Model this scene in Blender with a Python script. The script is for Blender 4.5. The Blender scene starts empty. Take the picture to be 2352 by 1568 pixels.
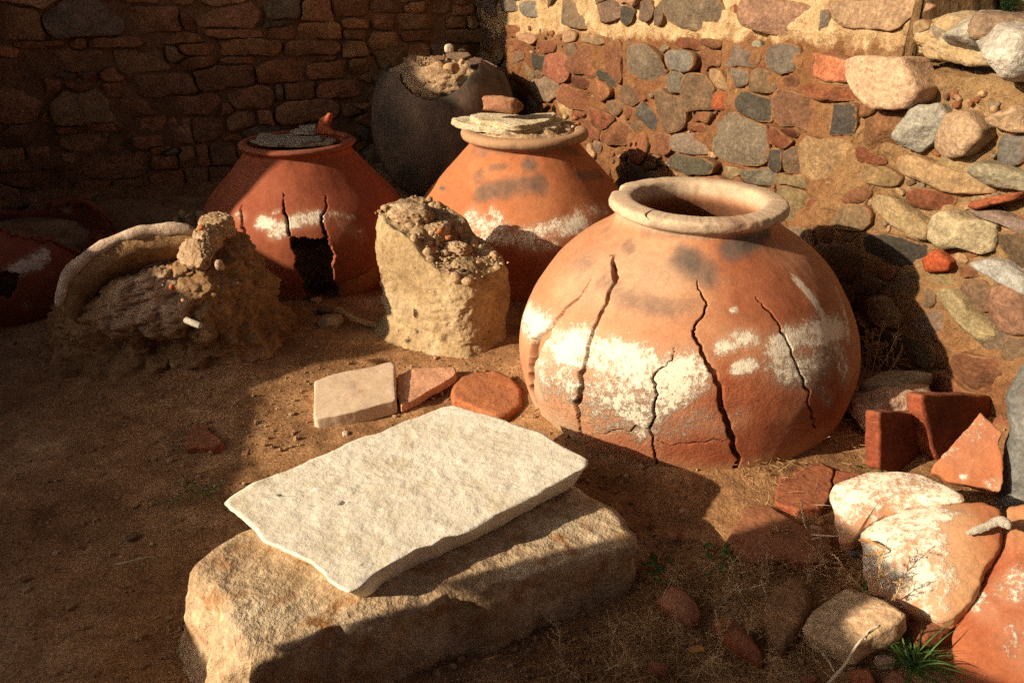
import bpy, math, random
import numpy as np
from mathutils import Vector, Matrix
R = math.radians
scene = bpy.context.scene
col = scene.collection

# ---------------------------------------------------------------- camera, light, exposure
CAM = np.array([0.0, 0.0, 1.58]); PITCH = 25.0; FPX = 1900.0      # focal length in pixels of a 2352 px wide picture
cam_data = bpy.data.cameras.new("camera"); cam = bpy.data.objects.new("camera", cam_data); col.objects.link(cam)
cam.location = CAM; cam.rotation_euler = (R(90 - PITCH), 0, 0)
cam_data.sensor_width = 36.0; cam_data.lens = 36.0 * FPX / 2352.0
cam_data.clip_start = 0.02; cam_data.clip_end = 500
scene.camera = cam

SUN_AZ = 24.0      # sunlight travels towards +X, turned this much towards +Y
SUN_EL = 23.5
ca, sa, tel = math.cos(R(SUN_AZ)), math.sin(R(SUN_AZ)), math.tan(R(SUN_EL))
world = bpy.data.worlds.new("World"); scene.world = world; world.use_nodes = True
wn = world.node_tree.nodes; wn.clear()
sky = wn.new("ShaderNodeTexSky"); sky.sky_type = 'NISHITA'; sky.sun_disc = False
sky.sun_elevation = R(SUN_EL)
sky.sun_rotation = math.atan2(-ca, -sa)
sky.air_density = 0.7; sky.dust_density = 7.0; sky.ozone_density = 0.2
bg = wn.new("ShaderNodeBackground"); bg.inputs['Strength'].default_value = 0.05
wo = wn.new("ShaderNodeOutputWorld")
world.node_tree.links.new(sky.outputs[0], bg.inputs[0]); world.node_tree.links.new(bg.outputs[0], wo.inputs[0])
sun_data = bpy.data.lights.new("sun", 'SUN'); sun_data.energy = 5.0; sun_data.angle = R(0.8); sun_data.color = (1.0, 0.80, 0.56)
sun = bpy.data.objects.new("sun", sun_data); col.objects.link(sun)
trav = Vector((ca, sa, -tel)).normalized()
sun.rotation_euler = trav.to_track_quat('-Z', 'Y').to_euler(); sun.location = (-6, -3, 4)
scene.view_settings.view_transform = 'Standard'; scene.view_settings.look = 'None'
scene.view_settings.exposure = 0.62; scene.view_settings.gamma = 1.0
scene.view_settings.use_curve_mapping = False
scene.cycles.use_denoising = False      # keep the fine grain of earth and stone

# ---------------------------------------------------------------- helpers: rays, noise, meshes
cp, sp = math.cos(R(PITCH)), math.sin(R(PITCH))
def ray(u, v):
    x = (u - 1176.0) / FPX; up = (784.0 - v) / FPX
    return np.array([x, cp + up * sp, -sp + up * cp])
def hit_z(u, v, z=0.0):
    d = ray(u, v); return CAM + d * ((z - CAM[2]) / d[2])
def hit_Y(u, v, y):
    d = ray(u, v); return CAM + d * (y / d[1])
def hit_plane(u, v, p0, n):
    d = ray(u, v); n = np.asarray(n, float); return CAM + d * (np.dot(np.asarray(p0) - CAM, n) / np.dot(d, n))
def K(k, pts):
    o = dict(k1=(0, 0, .36), k2=(752.6, 0, .36), k3=(1505.3, 0, .36), k6=(1505.3, 423.4, .36), k7=(1505.3, 987.8, .3702),
             kA=(1844, 809.1, .24), kB=(1458.2, 1176, .2502), kC=(376.3, 733.8, .252), kD=(0, 414, .252), kE=(1928.6, 0, .18),
             kF=(846.7, 75.3, .24), v=(0, 0, 1))[k]
    return [(o[0] + o[2] * x, o[1] + o[2] * y) for x, y in pts]

def _h(i, j, k, s):
    with np.errstate(over='ignore'):
        h = (i.astype(np.uint32) * np.uint32(374761393) + j.astype(np.uint32) * np.uint32(668265263)
             + k.astype(np.uint32) * np.uint32(2147483647) + np.uint32((s * 974711 + 12345) & 0xffffffff))
        h = (h ^ (h >> np.uint32(13))) * np.uint32(1274126177)
        h = (h ^ (h >> np.uint32(16))) * np.uint32(2246822519)
        h ^= h >> np.uint32(15)
    return h.astype(np.float64) / 2147483648.0 - 1.0
def noise(p, s=0):
    p = np.asarray(p, float); f = np.floor(p).astype(np.int64); t = p - f; t = t * t * t * (t * (t * 6 - 15) + 10)
    i, j, k = f[..., 0], f[..., 1], f[..., 2]; x, y, z = t[..., 0], t[..., 1], t[..., 2]
    def c(a, b, d): return _h(i + a, j + b, k + d, s)
    l = lambda a, b, w: a + (b - a) * w
    return l(l(l(c(0,0,0), c(1,0,0), x), l(c(0,1,0), c(1,1,0), x), y), l(l(c(0,0,1), c(1,0,1), x), l(c(0,1,1), c(1,1,1), x), y), z)
def fbm(p, sc=1.0, o=4, s=0, g=.5):
    p = np.asarray(p, float) * sc; r = 0; a = 1.0; n = 0
    for q in range(o):
        r = r + a * noise(p + 17.3 * q, s + q); n += a; a *= g; p = p * 2.03
    return r / n
def sstep(a, b, x):
    t = np.clip((x - a) / (b - a), 0, 1); return t * t * (3 - 2 * t)

MTX = {}
def mesh_obj(name, verts, faces, mat=None, parent=None, loc=None, matrix=None, smooth=True, color=None):
    me = bpy.data.meshes.new(name)
    me.from_pydata([tuple(v) for v in np.asarray(verts)], [], [tuple(int(i) for i in f) for f in faces])
    if smooth: me.polygons.foreach_set('use_smooth', np.ones(len(me.polygons), bool))
    me.update()
    o = bpy.data.objects.new(name, me); col.objects.link(o)
    if matrix is not None: MTX[o.name] = np.array(matrix)
    if mat: me.materials.append(mat)
    if parent is not None: o.parent = parent
    if matrix is not None: o.matrix_local = matrix
    elif loc is not None: o.location = loc
    if color is not None: o.color = (*color[:3], 1)
    return o
def tag(o, label=None, cat=None, group=None, kind=None):
    for k, v in (('label', label), ('category', cat), ('group', group), ('kind', kind)):
        if v: o[k] = v
    return o
def empty(name, loc, label=None, cat=None, group=None):
    o = bpy.data.objects.new(name, None); col.objects.link(o); o.location = loc; o.empty_display_size = .1
    return tag(o, label, cat, group)
def attr(o, name, arr):
    a = o.data.attributes.new(name, 'FLOAT', 'POINT'); a.data.foreach_set('value', np.asarray(arr, np.float32))

def grid_faces(nr, nc, wrap=False, flip=False):
    r = np.arange(nr - 1)[:, None]; c = np.arange(nc if wrap else nc - 1)[None, :]; c2 = (c + 1) % nc
    f = np.stack([r * nc + c, r * nc + c2, (r + 1) * nc + c2, (r + 1) * nc + c], -1).reshape(-1, 4)
    return f[:, ::-1] if flip else f

def resample(pts, n, smooth=1, cut=.2):
    p = np.asarray(pts, float)
    for _ in range(smooth):
        q = np.roll(p, -1, 0); p = np.stack([p * (1 - cut) + q * cut, p * cut + q * (1 - cut)], 1).reshape(-1, p.shape[1])
    c = np.vstack([p, p[:1]]); d = np.r_[0, np.cumsum(np.linalg.norm(np.diff(c, axis=0), axis=1))]
    s = np.linspace(0, d[-1], n, endpoint=False)
    return np.stack([np.interp(s, d, c[:, k]) for k in range(p.shape[1])], 1)

def slab_geo(outline, thick, res=64, rings=6, sides=3, rnd=.012, edge=.004, top=.003, bulge=0.0, seed=0, bottom=1.0, esc=18., smooth=1, topfn=None, bshift=(0, 0), tsc=14., closed=True, cut=.2):
    """outline: 2-D polygon; a plate with its top at z=0 and its underside at z=-thick."""
    n = res; o = resample(outline, n, smooth, cut); c0 = o.mean(0); o = o - c0
    if np.sum(o[:, 0] * np.roll(o[:, 1], -1) - o[:, 1] * np.roll(o[:, 0], -1)) < 0: o = o[::-1]
    Rm = np.linalg.norm(o, axis=1).mean()
    nn = fbm(np.c_[o, np.full(n, seed * 3.1)], esc, 4, seed)
    o = o * (1 + (nn * edge / max(Rm, 1e-4)) )[:, None]
    prof = []                                          # (scale, z, kind)
    rr = min(rnd / Rm, .45)
    for k in range(rings): prof.append(((k + .6) / rings * (1 - rr), 0.0))
    prof += [(1 - rr * .3, -rnd * .22), (1.0, -min(rnd, thick * .45))]
    for k in range(1, sides + 1): prof.append((1.0 + (bottom - 1) * k / (sides + 1), -thick * k / (sides + 1) if k > 0 else 0))
    prof = [p for i, p in enumerate(prof) if i <= rings + 1 or p[1] < -min(rnd, thick * .45) - 1e-5]
    if closed: prof += [(bottom * (1 - rr * .4), -thick), (bottom * .5, -thick)]
    V = []
    for s, z in prof:
        fr = np.clip(-z / thick, 0, 1)
        xy = o * s + np.array(bshift) * fr
        V.append(np.c_[xy, np.full(n, z) + bulge * max(0, 1 - min(s, 1) ** 2) * (1 if z > -thick * .9 else 0)])
    V = np.array(V); P = V.reshape(-1, 3)
    # relief
    e = fbm(P + seed * 7.7, esc, 4, seed + 5); t2 = fbm(P + seed * 5.1, tsc, 5, seed + 9, .6)
    rad = P[:, :2] / (np.linalg.norm(P[:, :2], axis=1)[:, None] + 1e-6)
    s_all = np.repeat([p[0] for p in prof], n); z_all = np.repeat([p[1] for p in prof], n)
    side = ((s_all > 1 - rr * .5)).astype(float)
    P[:, :2] += rad * (e * edge * side)[:, None]
    topm = (z_all > -1e-6).astype(float); P[:, 2] += t2 * top * np.where(topm > 0, 1, .5)
    if topfn is not None: P[:, 2] += topfn(P[:, 0] + c0[0], P[:, 1] + c0[1]) * np.where(z_all > -thick * .5, 1, 0)
    nr = len(prof); F = list(grid_faces(nr, n, True, True))
    P = np.vstack([P, [[0, 0, P[:n, 2].mean()]]]); ci = len(P) - 1
    F = [tuple(f) for f in F] + [(ci, k, (k + 1) % n) for k in range(n)]
    if closed:
        P = np.vstack([P, [[bshift[0], bshift[1], -thick]]]); cb = len(P) - 1; b = (nr - 1) * n
        F += [(cb, b + (k + 1) % n, b + k) for k in range(n)]
    return P, F, c0

def plane_frame(n, xdir=(1, 0, 0)):
    n = np.asarray(n, float); n /= np.linalg.norm(n); x = np.asarray(xdir, float); x -= n * np.dot(x, n); x /= np.linalg.norm(x)
    return x, np.cross(n, x), n
def frame_matrix(x, y, z, o):
    return Matrix(((x[0], y[0], z[0], o[0]), (x[1], y[1], z[1], o[1]), (x[2], y[2], z[2], o[2]), (0, 0, 0, 1)))
def traced_slab(name, px, p0, n, thick, mat, parent=None, color=None, xdir=(1, 0, 0), **kw):
    """a plate lying in the plane (p0, n); px outlines its upper face as seen in the photograph"""
    x, y, z = plane_frame(n, xdir); p0 = np.asarray(p0, float)
    q = [hit_plane(u, v, p0, n) - p0 for u, v in px]
    o2 = [(np.dot(a, x), np.dot(a, y)) for a in q]
    P, F, c0 = slab_geo(o2, thick, **kw)
    return mesh_obj(name, P, F, mat, parent, matrix=frame_matrix(x, y, z, p0 + x * c0[0] + y * c0[1]), color=color)

_ico = {}
def ico(sub):
    if sub in _ico: return _ico[sub]
    import bmesh
    b = bmesh.new(); bmesh.ops.create_icosphere(b, subdivisions=sub, radius=1); b.verts.ensure_lookup_table()
    v = np.array([q.co[:] for q in b.verts]); f = [tuple(q.index for q in p.verts) for p in b.faces]; b.free()
    _ico[sub] = (v, f); return v, f
def rock_geo(size, seed=0, sub=4, box=.5, cuts=7, amp=.06, fine=.02, nsc=1.6):
    v, f = ico(sub); v = v.copy(); rg = np.random.RandomState(seed)
    m = np.abs(v).max(1)[:, None]; v = v * (1 - box) + v / m * box * .82
    for _ in range(cuts):
        n = rg.normal(size=3); n /= np.linalg.norm(n); d = rg.uniform(.62, .9)
        k = v @ n - d; v = v - np.where(k > 0, k * .92, 0)[:, None] * n
    nd = v / np.linalg.norm(v, axis=1)[:, None]
    v = v + nd * (fbm(v + seed * 3.3, nsc, 3, seed) * amp * 2 + fbm(v + seed, nsc * 5, 4, seed + 3) * fine * 2)[:, None]
    return v * np.array(size) / 2.0, f
def rock(name, loc, size, mat, rot=(0, 0, 0), parent=None, color=None, **kw):
    v, f = rock_geo(size, **kw); o = mesh_obj(name, v, f, mat, parent, loc=loc, color=color)
    o.rotation_euler = rot; return o

# ---------------------------------------------------------------- materials
def nt(name, rough=.9, spec=.25):
    m = bpy.data.materials.new(name); m.use_nodes = True; t = m.node_tree; b = t.nodes['Principled BSDF']
    b.inputs['Roughness'].default_value = rough; b.inputs['Specular IOR Level'].default_value = spec
    def N(kind, **kw):
        n = t.nodes.new(kind)
        for k, v in kw.items():
            if k in n.inputs: n.inputs[k].default_value = v
            else: setattr(n, k, v)
        return n
    L = lambda a, c: t.links.new(a, c)
    return m, t, b, N, L
def c4(c): return (*c, 1.0)
def coords(N, L, rnd=True):
    tc = N('ShaderNodeTexCoord'); 
    if not rnd: return tc.outputs['Object']
    oi = N('ShaderNodeObjectInfo'); mu = N('ShaderNodeVectorMath', operation='SCALE'); cb = N('ShaderNodeCombineXYZ')
    for k in 'XYZ': L(oi.outputs['Random'], cb.inputs[k])
    L(cb.outputs[0], mu.inputs[0]); mu.inputs['Scale'].default_value = 37.0
    ad = N('ShaderNodeVectorMath', operation='ADD'); L(tc.outputs['Object'], ad.inputs[0]); L(mu.outputs[0], ad.inputs[1]); return ad.outputs[0]
def ramp(N, L, src, stops):
    r = N('ShaderNodeValToRGB'); e = r.color_ramp.elements
    while len(e) < len(stops): e.new(.5)
    for k, (p, c) in enumerate(stops): e[k].position = p; e[k].color = c4(c) if len(c) == 3 else c
    L(src, r.inputs[0]); return r.outputs[0]
def mixc(N, L, fac, a, b, mode='MIX'):
    m = N('ShaderNodeMix', data_type='RGBA', blend_type=mode)
    for s, i in ((fac, 0), (a, 6), (b, 7)):
        if hasattr(s, 'links'): L(s, m.inputs[i])
        else: m.inputs[i].default_value = s if i == 0 else c4(s)
    return m.outputs[2]
def mth(N, L, op, a, b=None, clamp=False):
    m = N('ShaderNodeMath', operation=op, use_clamp=clamp)
    for s, i in ((a, 0), (b, 1)):
        if s is None: continue
        if hasattr(s, 'links'): L(s, m.inputs[i])
        else: m.inputs[i].default_value = s
    return m.outputs[0]
def noi(N, L, co, scale, detail=5, rough=.6, dist=0.0):
    n = N('ShaderNodeTexNoise', Scale=scale, Detail=detail, Roughness=rough, Distortion=dist); L(co, n.inputs['Vector']); return n.outputs['Fac']
def bumps(N, L, b, layers):
    prev = None
    for h, st, d in layers:
        bp = N('ShaderNodeBump', Strength=st, Distance=d); L(h, bp.inputs['Height'])
        if prev is not None: L(prev, bp.inputs['Normal'])
        prev = bp.outputs[0]
    L(prev, b.inputs['Normal'])

def earthy(name, stops, scale=6., bump=.5, fine=60., rough=.92, objcol=False, speck=None, grain=.35, stretch=None, spec=.2, pit=None, bd=.012, dust=None, edge=None, fb=.28):
    m, t, b, N, L = nt(name, rough, spec); co = coords(N, L)
    if stretch:
        mp = N('ShaderNodeMapping'); mp.inputs['Scale'].default_value = stretch; L(co, mp.inputs['Vector']); co = mp.outputs[0]
    n1 = noi(N, L, co, scale, 6, .62, .3); n2 = noi(N, L, co, fine, 5, .7); n3 = noi(N, L, co, scale * 3.7, 5, .65)
    if objcol:
        oi = N('ShaderNodeObjectInfo'); g = ramp(N, L, n1, stops); c = mixc(N, L, 1.0, oi.outputs['Color'], g, 'MULTIPLY')
    else: c = ramp(N, L, n1, stops)
    c = mixc(N, L, grain, c, ramp(N, L, n2, [(.3, (.25, .22, .2)), (.5, (.5, .5, .5)), (.72, (.95, .93, .9))]), 'OVERLAY')
    c = mixc(N, L, grain * .8, c, ramp(N, L, n3, [(.3, (.3, .28, .25)), (.7, (.72, .72, .72))]), 'OVERLAY')
    if speck:
        for sc, ss, lo, hi in speck:
            v = noi(N, L, co, ss, 3, .5); f = N('ShaderNodeMapRange'); f.inputs['From Min'].default_value = lo; f.inputs['From Max'].default_value = hi
            L(v, f.inputs['Value']); c = mixc(N, L, f.outputs[0], c, sc)
    if dust:
        ge = N('ShaderNodeNewGeometry'); sx = N('ShaderNodeSeparateXYZ'); L(ge.outputs['Normal'], sx.inputs[0])
        f = mth(N, L, 'MULTIPLY', mth(N, L, 'ADD', sx.outputs['Z'], -.25), n3, True); f = mth(N, L, 'MULTIPLY', f, dust[1], True)
        c = mixc(N, L, f, c, dust[0])
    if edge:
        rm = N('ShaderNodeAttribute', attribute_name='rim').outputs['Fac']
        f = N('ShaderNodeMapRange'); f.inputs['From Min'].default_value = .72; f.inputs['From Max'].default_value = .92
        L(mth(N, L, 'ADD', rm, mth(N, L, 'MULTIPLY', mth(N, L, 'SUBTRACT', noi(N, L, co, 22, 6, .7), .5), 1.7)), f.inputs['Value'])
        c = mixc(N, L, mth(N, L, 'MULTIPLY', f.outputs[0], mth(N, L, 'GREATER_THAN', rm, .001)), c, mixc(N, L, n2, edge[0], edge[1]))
    L(c, b.inputs['Base Color'])
    lay = [(n3, bump, bd), (n2, bump * .8, bd * fb)]
    if pit:
        vo = N('ShaderNodeTexVoronoi', Scale=pit[0]); L(co, vo.inputs['Vector']); f = N('ShaderNodeMapRange'); f.inputs['From Max'].default_value = pit[1]
        L(vo.outputs['Distance'], f.inputs['Value']); lay.insert(0, (f.outputs[0], pit[2], .01))
    bumps(N, L, b, lay)
    return m

GREYS = [(.25, (.62, .6, .58)), (.5, (1, 1, 1)), (.75, (1.35, 1.3, 1.22))]
M = {}
GREYS2 = [(.22, (.42, .40, .38)), (.42, (.85, .83, .80)), (.58, (1.05, 1.02, .98)), (.78, (1.75, 1.62, 1.45))]
M['stone'] = earthy('wall_stone', GREYS2, 11, .8, 70, .88, True, grain=.65, dust=((.36, .20, .09), .4), edge=((.15, .07, .032), (.30, .17, .085)), bd=.014)
M['darkstone'] = earthy('sandstone', GREYS, 8, .6, 70, .9, True, grain=.4)
M['mortar'] = earthy('earth_mortar', [(.3, (.33, .135, .045)), (.5, (.47, .23, .09)), (.7, (.60, .36, .17))], 3.2, .8, 55, .95, grain=.5, bd=.02)
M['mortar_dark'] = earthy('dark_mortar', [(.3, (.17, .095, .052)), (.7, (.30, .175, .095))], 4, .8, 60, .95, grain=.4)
M['plaster'] = None
M['ground'] = earthy('ground_earth', [(.3, (.19, .10, .05)), (.5, (.33, .185, .09)), (.72, (.48, .31, .17))], 3.4, 1.0, 120, .95, grain=.85, bd=.018, fb=.5, speck=[((.50, .38, .24), 230, .68, .73), ((.06, .035, .02), 90, .70, .78)])
M['clay'] = earthy('mud_clay', [(.28, (.20, .13, .07)), (.5, (.36, .265, .15)), (.72, (.46, .375, .25))], 5, .9, 60, .95, grain=.45, pit=(30, .10, .25), bd=.016, speck=[((.10, .06, .03), 45, .68, .74)])
M['clod'] = earthy('dry_earth_clod', [(.3, (.30, .19, .11)), (.5, (.44, .31, .19)), (.7, (.56, .43, .29))], 9, 1.0, 70, .95, grain=.55, bd=.02, speck=[((.35, .10, .04), 60, .70, .74)])
M['limestone'] = earthy('white_limestone', [(.3, (.66, .60, .47)), (.5, (.79, .75, .64)), (.7, (.85, .82, .73))], 8, .55, 65, .9, grain=.38, bd=.006, fb=1.0, speck=[((.42, .30, .17), 38, .70, .80), ((.30, .20, .11), 110, .74, .80)], spec=.1)
M['block'] = earthy('weathered_block', [(.28, (.33, .21, .12)), (.5, (.49, .37, .24)), (.72, (.61, .51, .37))], 4.5, 1.0, 42, .93, grain=.5, bd=.024, fb=.45, speck=[((.36, .17, .06), 14, .54, .72)])
M['schist'] = earthy('pale_schist', [(.3, (.40, .32, .19)), (.5, (.62, .54, .38)), (.7, (.76, .69, .54))], 9, .9, 80, .85, grain=.5, fb=.6, stretch=(1, 1, 6), speck=[((.25, .17, .09), 40, .68, .76)])
M['slate'] = earthy('grey_slate', [(.3, (.16, .14, .11)), (.6, (.34, .29, .22))], 9, .6, 90, .8, grain=.4, stretch=(1, 4, 4))
M['terra'] = earthy('terracotta_shard', [(.25, (.55, .52, .5)), (.5, (.9, .9, .9)), (.75, (1.3, 1.3, 1.25))], 8, .8, 80, .92, True, grain=.55, speck=[((.50, .34, .22), 130, .69, .76), ((.10, .05, .03), 60, .70, .78)], dust=((.42, .25, .14), .55), bd=.008)
M['pebble'] = earthy('pebbles', [(.3, (.16, .10, .06)), (.5, (.34, .22, .13)), (.7, (.50, .40, .28))], 16, .4, 120, .9, grain=.4)
M['bone'] = earthy('bleached_wood', [(.3, (.55, .50, .42)), (.7, (.74, .70, .62))], 30, .8, 160, .8, grain=.4, stretch=(1, 6, 6))
M['wood'] = earthy('split_wood', [(.3, (.45, .28, .12)), (.7, (.62, .44, .22))], 20, .5, 160, .8, grain=.4, stretch=(1, 8, 8))
M['straw'] = earthy('dry_straw', [(.3, (.30, .18, .08)), (.7, (.50, .34, .17))], 12, .1, 40, .8, grain=.2)
M['weed'] = earthy('dry_weed', [(.3, (.36, .22, .10)), (.7, (.58, .42, .24))], 20, .1, 40, .8, grain=.2)
M['stick'] = earthy('dry_stick', [(.3, (.42, .34, .24)), (.7, (.62, .54, .42))], 20, .3, 60, .8, grain=.2)
M['green'] = earthy('green_leaf', [(.3, (.035, .09, .02)), (.7, (.08, .18, .04))], 30, .1, 60, .6, grain=.2)
M['bush'] = earthy('bush_leaf', [(.3, (.04, .10, .025)), (.7, (.10, .20, .05))], 20, .1, 60, .6, grain=.2)
M['deadleaf'] = earthy('dead_leaf', [(.3, (.35, .14, .04)), (.7, (.55, .28, .09))], 30, .1, 60, .6, grain=.2)
M['outside'] = earthy('pale_outside_earth', [(.3, (.52, .36, .22)), (.7, (.66, .50, .33))], 1.6, .6, 40, .95, grain=.35)

def sherd_mat():
    """terracotta with a flaking lime wash where the 'lime' attribute is high"""
    m, t, b, N, L = nt('limewashed_terracotta', .88, .2); co = coords(N, L, False)
    return jar_nodes(m, t, b, N, L, co)
def jar_nodes(m, t, b, N, L, co, base=((.30, .10, .045), (.46, .19, .085), (.52, .25, .12)), pale=(.56, .36, .20)):
    A = lambda s: N('ShaderNodeAttribute', attribute_name=s).outputs['Fac']
    n1 = noi(N, L, co, 3.2, 6, .6, .4); n2 = noi(N, L, co, 24, 6, .65); n3 = noi(N, L, co, 150, 4, .7); n4 = noi(N, L, co, 9, 8, .72, .5); n5 = noi(N, L, co, 55, 6, .75)
    c = ramp(N, L, n1, [(.3, base[0]), (.52, base[1]), (.72, base[2])])
    c = mixc(N, L, mth(N, L, 'MULTIPLY', A('pale'), 1.0, True), c, mixc(N, L, n4, pale, tuple(x * .8 for x in pale)))
    rd = mth(N, L, 'ADD', A('red'), mth(N, L, 'MULTIPLY', mth(N, L, 'SUBTRACT', n4, .5), .6)); rd = mth(N, L, 'MULTIPLY', rd, 1.0, True)
    c = mixc(N, L, rd, c, mixc(N, L, n2, (.25, .065, .03), (.36, .115, .05)))
    c = mixc(N, L, .32, c, ramp(N, L, n2, [(.3, (.3, .28, .26)), (.7, (.7, .7, .7))]), 'OVERLAY')
    c = mixc(N, L, .22, c, ramp(N, L, n3, [(.3, (.2, .2, .2)), (.7, (.85, .85, .85))]), 'OVERLAY')
    # grey smoke stains
    so = mth(N, L, 'ADD', A('soot'), mth(N, L, 'MULTIPLY', mth(N, L, 'SUBTRACT', n4, .52), 1.5)); so = N('ShaderNodeMapRange'), so
    so[0].inputs['From Min'].default_value = .12; so[0].inputs['From Max'].default_value = .95; L(so[1], so[0].inputs['Value'])
    c = mixc(N, L, mth(N, L, 'MULTIPLY', so[0].outputs[0], .9), c, mixc(N, L, n2, (.055, .048, .044), (.16, .135, .115)))
    # pale fine scratches and grains
    f = N('ShaderNodeMapRange'); f.inputs['From Min'].default_value = .69; f.inputs['From Max'].default_value = .74; L(noi(N, L, co, 120, 3, .6), f.inputs['Value'])
    c = mixc(N, L, mth(N, L, 'MULTIPLY', f.outputs[0], .55), c, (.66, .50, .36))
    # lime wash, flaking
    li = mth(N, L, 'ADD', A('lime'), mth(N, L, 'ADD', mth(N, L, 'MULTIPLY', mth(N, L, 'SUBTRACT', n4, .5), 2.3), mth(N, L, 'MULTIPLY', mth(N, L, 'SUBTRACT', n5, .5), 2.6)))
    lm = N('ShaderNodeMapRange'); lm.inputs['From Min'].default_value = .50; lm.inputs['From Max'].default_value = .98; L(li, lm.inputs['Value'])
    gate = mth(N, L, 'MULTIPLY', mth(N, L, 'GREATER_THAN', A('lime'), .02), lm.outputs[0])
    hz = mth(N, L, 'MULTIPLY', A('lime'), .38, True)
    c = mixc(N, L, hz, c, (.60, .42, .29))
    c = mixc(N, L, gate, c, mixc(N, L, n2, (.70, .62, .50), (.82, .76, .64)))
    du = A('dust'); c = mixc(N, L, mth(N, L, 'MULTIPLY', du, mth(N, L, 'ADD', n2, .35), True), c, (.40, .24, .12))
    c = mixc(N, L, A('crack'), c, (.10, .04, .02))
    L(c, b.inputs['Base Color'])
    hh = mth(N, L, 'ADD', mth(N, L, 'MULTIPLY', gate, .25), n5)
    rg = mth(N, L, 'ADD', mth(N, L, 'MULTIPLY', A('rough'), 1.0), .18)
    bp0 = N('ShaderNodeBump', Distance=.010); L(n5, bp0.inputs['Height']); L(rg, bp0.inputs['Strength'])
    bp1 = N('ShaderNodeBump', Distance=.003, Strength=.6); L(gate, bp1.inputs['Height']); L(bp0.outputs[0], bp1.inputs['Normal'])
    bp2 = N('ShaderNodeBump', Distance=.0015, Strength=.5); L(n3, bp2.inputs['Height']); L(bp1.outputs[0], bp2.inputs['Normal'])
    L(bp2.outputs[0], b.inputs['Normal'])
    return m
def jar_mat(name, base, pale):
    m, t, b, N, L = nt(name, .82, .25); return jar_nodes(m, t, b, N, L, coords(N, L, False), base, pale)
M['jar_big'] = jar_mat('terracotta_jar', ((.37, .16, .085), (.45, .215, .115), (.50, .265, .15)), (.58, .45, .32))
M['jar_mid'] = jar_mat('orange_terracotta_jar', ((.36, .125, .055), (.42, .155, .066), (.46, .195, .09)), (.42, .27, .17))
M['jar_red'] = jar_mat('red_terracotta_jar', ((.23, .058, .029), (.28, .076, .037), (.31, .095, .048)), (.32, .18, .11))
M['jar_black'] = earthy('smoked_clay', [(.30, (.045, .043, .042)), (.44, (.11, .09, .075)), (.58, (.21, .15, .11)), (.72, (.32, .23, .165))], 3.2, .35, 60, .7, grain=.35, stretch=(1, 1, .5), bd=.008)
M['sherd'] = sherd_mat()
# ---------------------------------------------------------------- the two stone walls
class Wall: pass
def make_wall_frame(C, D, bfun):
    w = Wall(); w.C = np.array([*C, 0.0]); D = np.array([*D, 0.0]); w.D = D / np.linalg.norm(D); w.N = np.array([w.D[1], -w.D[0], 0.0]); w.b = bfun; return w
def wpt(w, t, z, off=0.0): return w.C + w.D * t + w.N * (float(w.b(t, z)) + off) + np.array([0, 0, z])
def hit_wall(w, u, v):
    d = ray(u, v); b = 0.0
    for _ in range(6):
        P = CAM + d * (np.dot(w.C + w.N * b - CAM, w.N) / np.dot(d, w.N)); t = np.dot(P - w.C, w.D); b = float(w.b(t, P[2]))
    return t, P[2]
def b_right(t, z):
    k = sstep(2.2, 4.0, t); z = np.asarray(z, float)
    return np.where(z < 1.2, k * (.08 * (1 - np.clip(z, 0, 1.2) / 1.2) + .06), 0.0)
WR = make_wall_frame((-.25, 6.75), (.45, -.893), b_right)
WL = make_wall_frame((-.25, 6.75), (.92, .39), lambda t, z: 0.0)

def ground_z(x, y):
    x = np.asarray(x, float); y = np.asarray(y, float); P = np.stack([x, y, x * 0], -1)
    dr = (x - WR.C[0]) * WR.N[0] + (y - WR.C[1]) * WR.N[1]; dl = (x - WL.C[0]) * WL.N[0] + (y - WL.C[1]) * WL.N[1]
    h = .030 * fbm(P, 1.3, 3, 4) + .012 * fbm(P, 6, 3, 8)
    h = h + .16 * np.exp(-np.clip(dr, 0, 9) / .22) * sstep(.9, 2.6, y) * sstep(6.8, 4.5, y) + .14 * np.exp(-np.clip(dl, 0, 9) / .35)
    dj = np.hypot(x - .656, y - 2.86); h = h + .055 * np.exp(-((dj - .56) / .13) ** 2)
    h = h + .025 * np.exp(-((x - 1.5) ** 2 + (y - 1.9) ** 2) / .35) + .06 * np.exp(-((x + 1.3) ** 2 + (y - 3.2) ** 2) / .5)
    h = h + .05 * np.exp(-((x + .1) ** 2 + (y - 3.35) ** 2) / .10)
    ins = np.minimum(dr, dl)
    return h + (1.12 + .05 * fbm(P, .5, 3, 2) - h) * sstep(-.25, -.55, ins)

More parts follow.
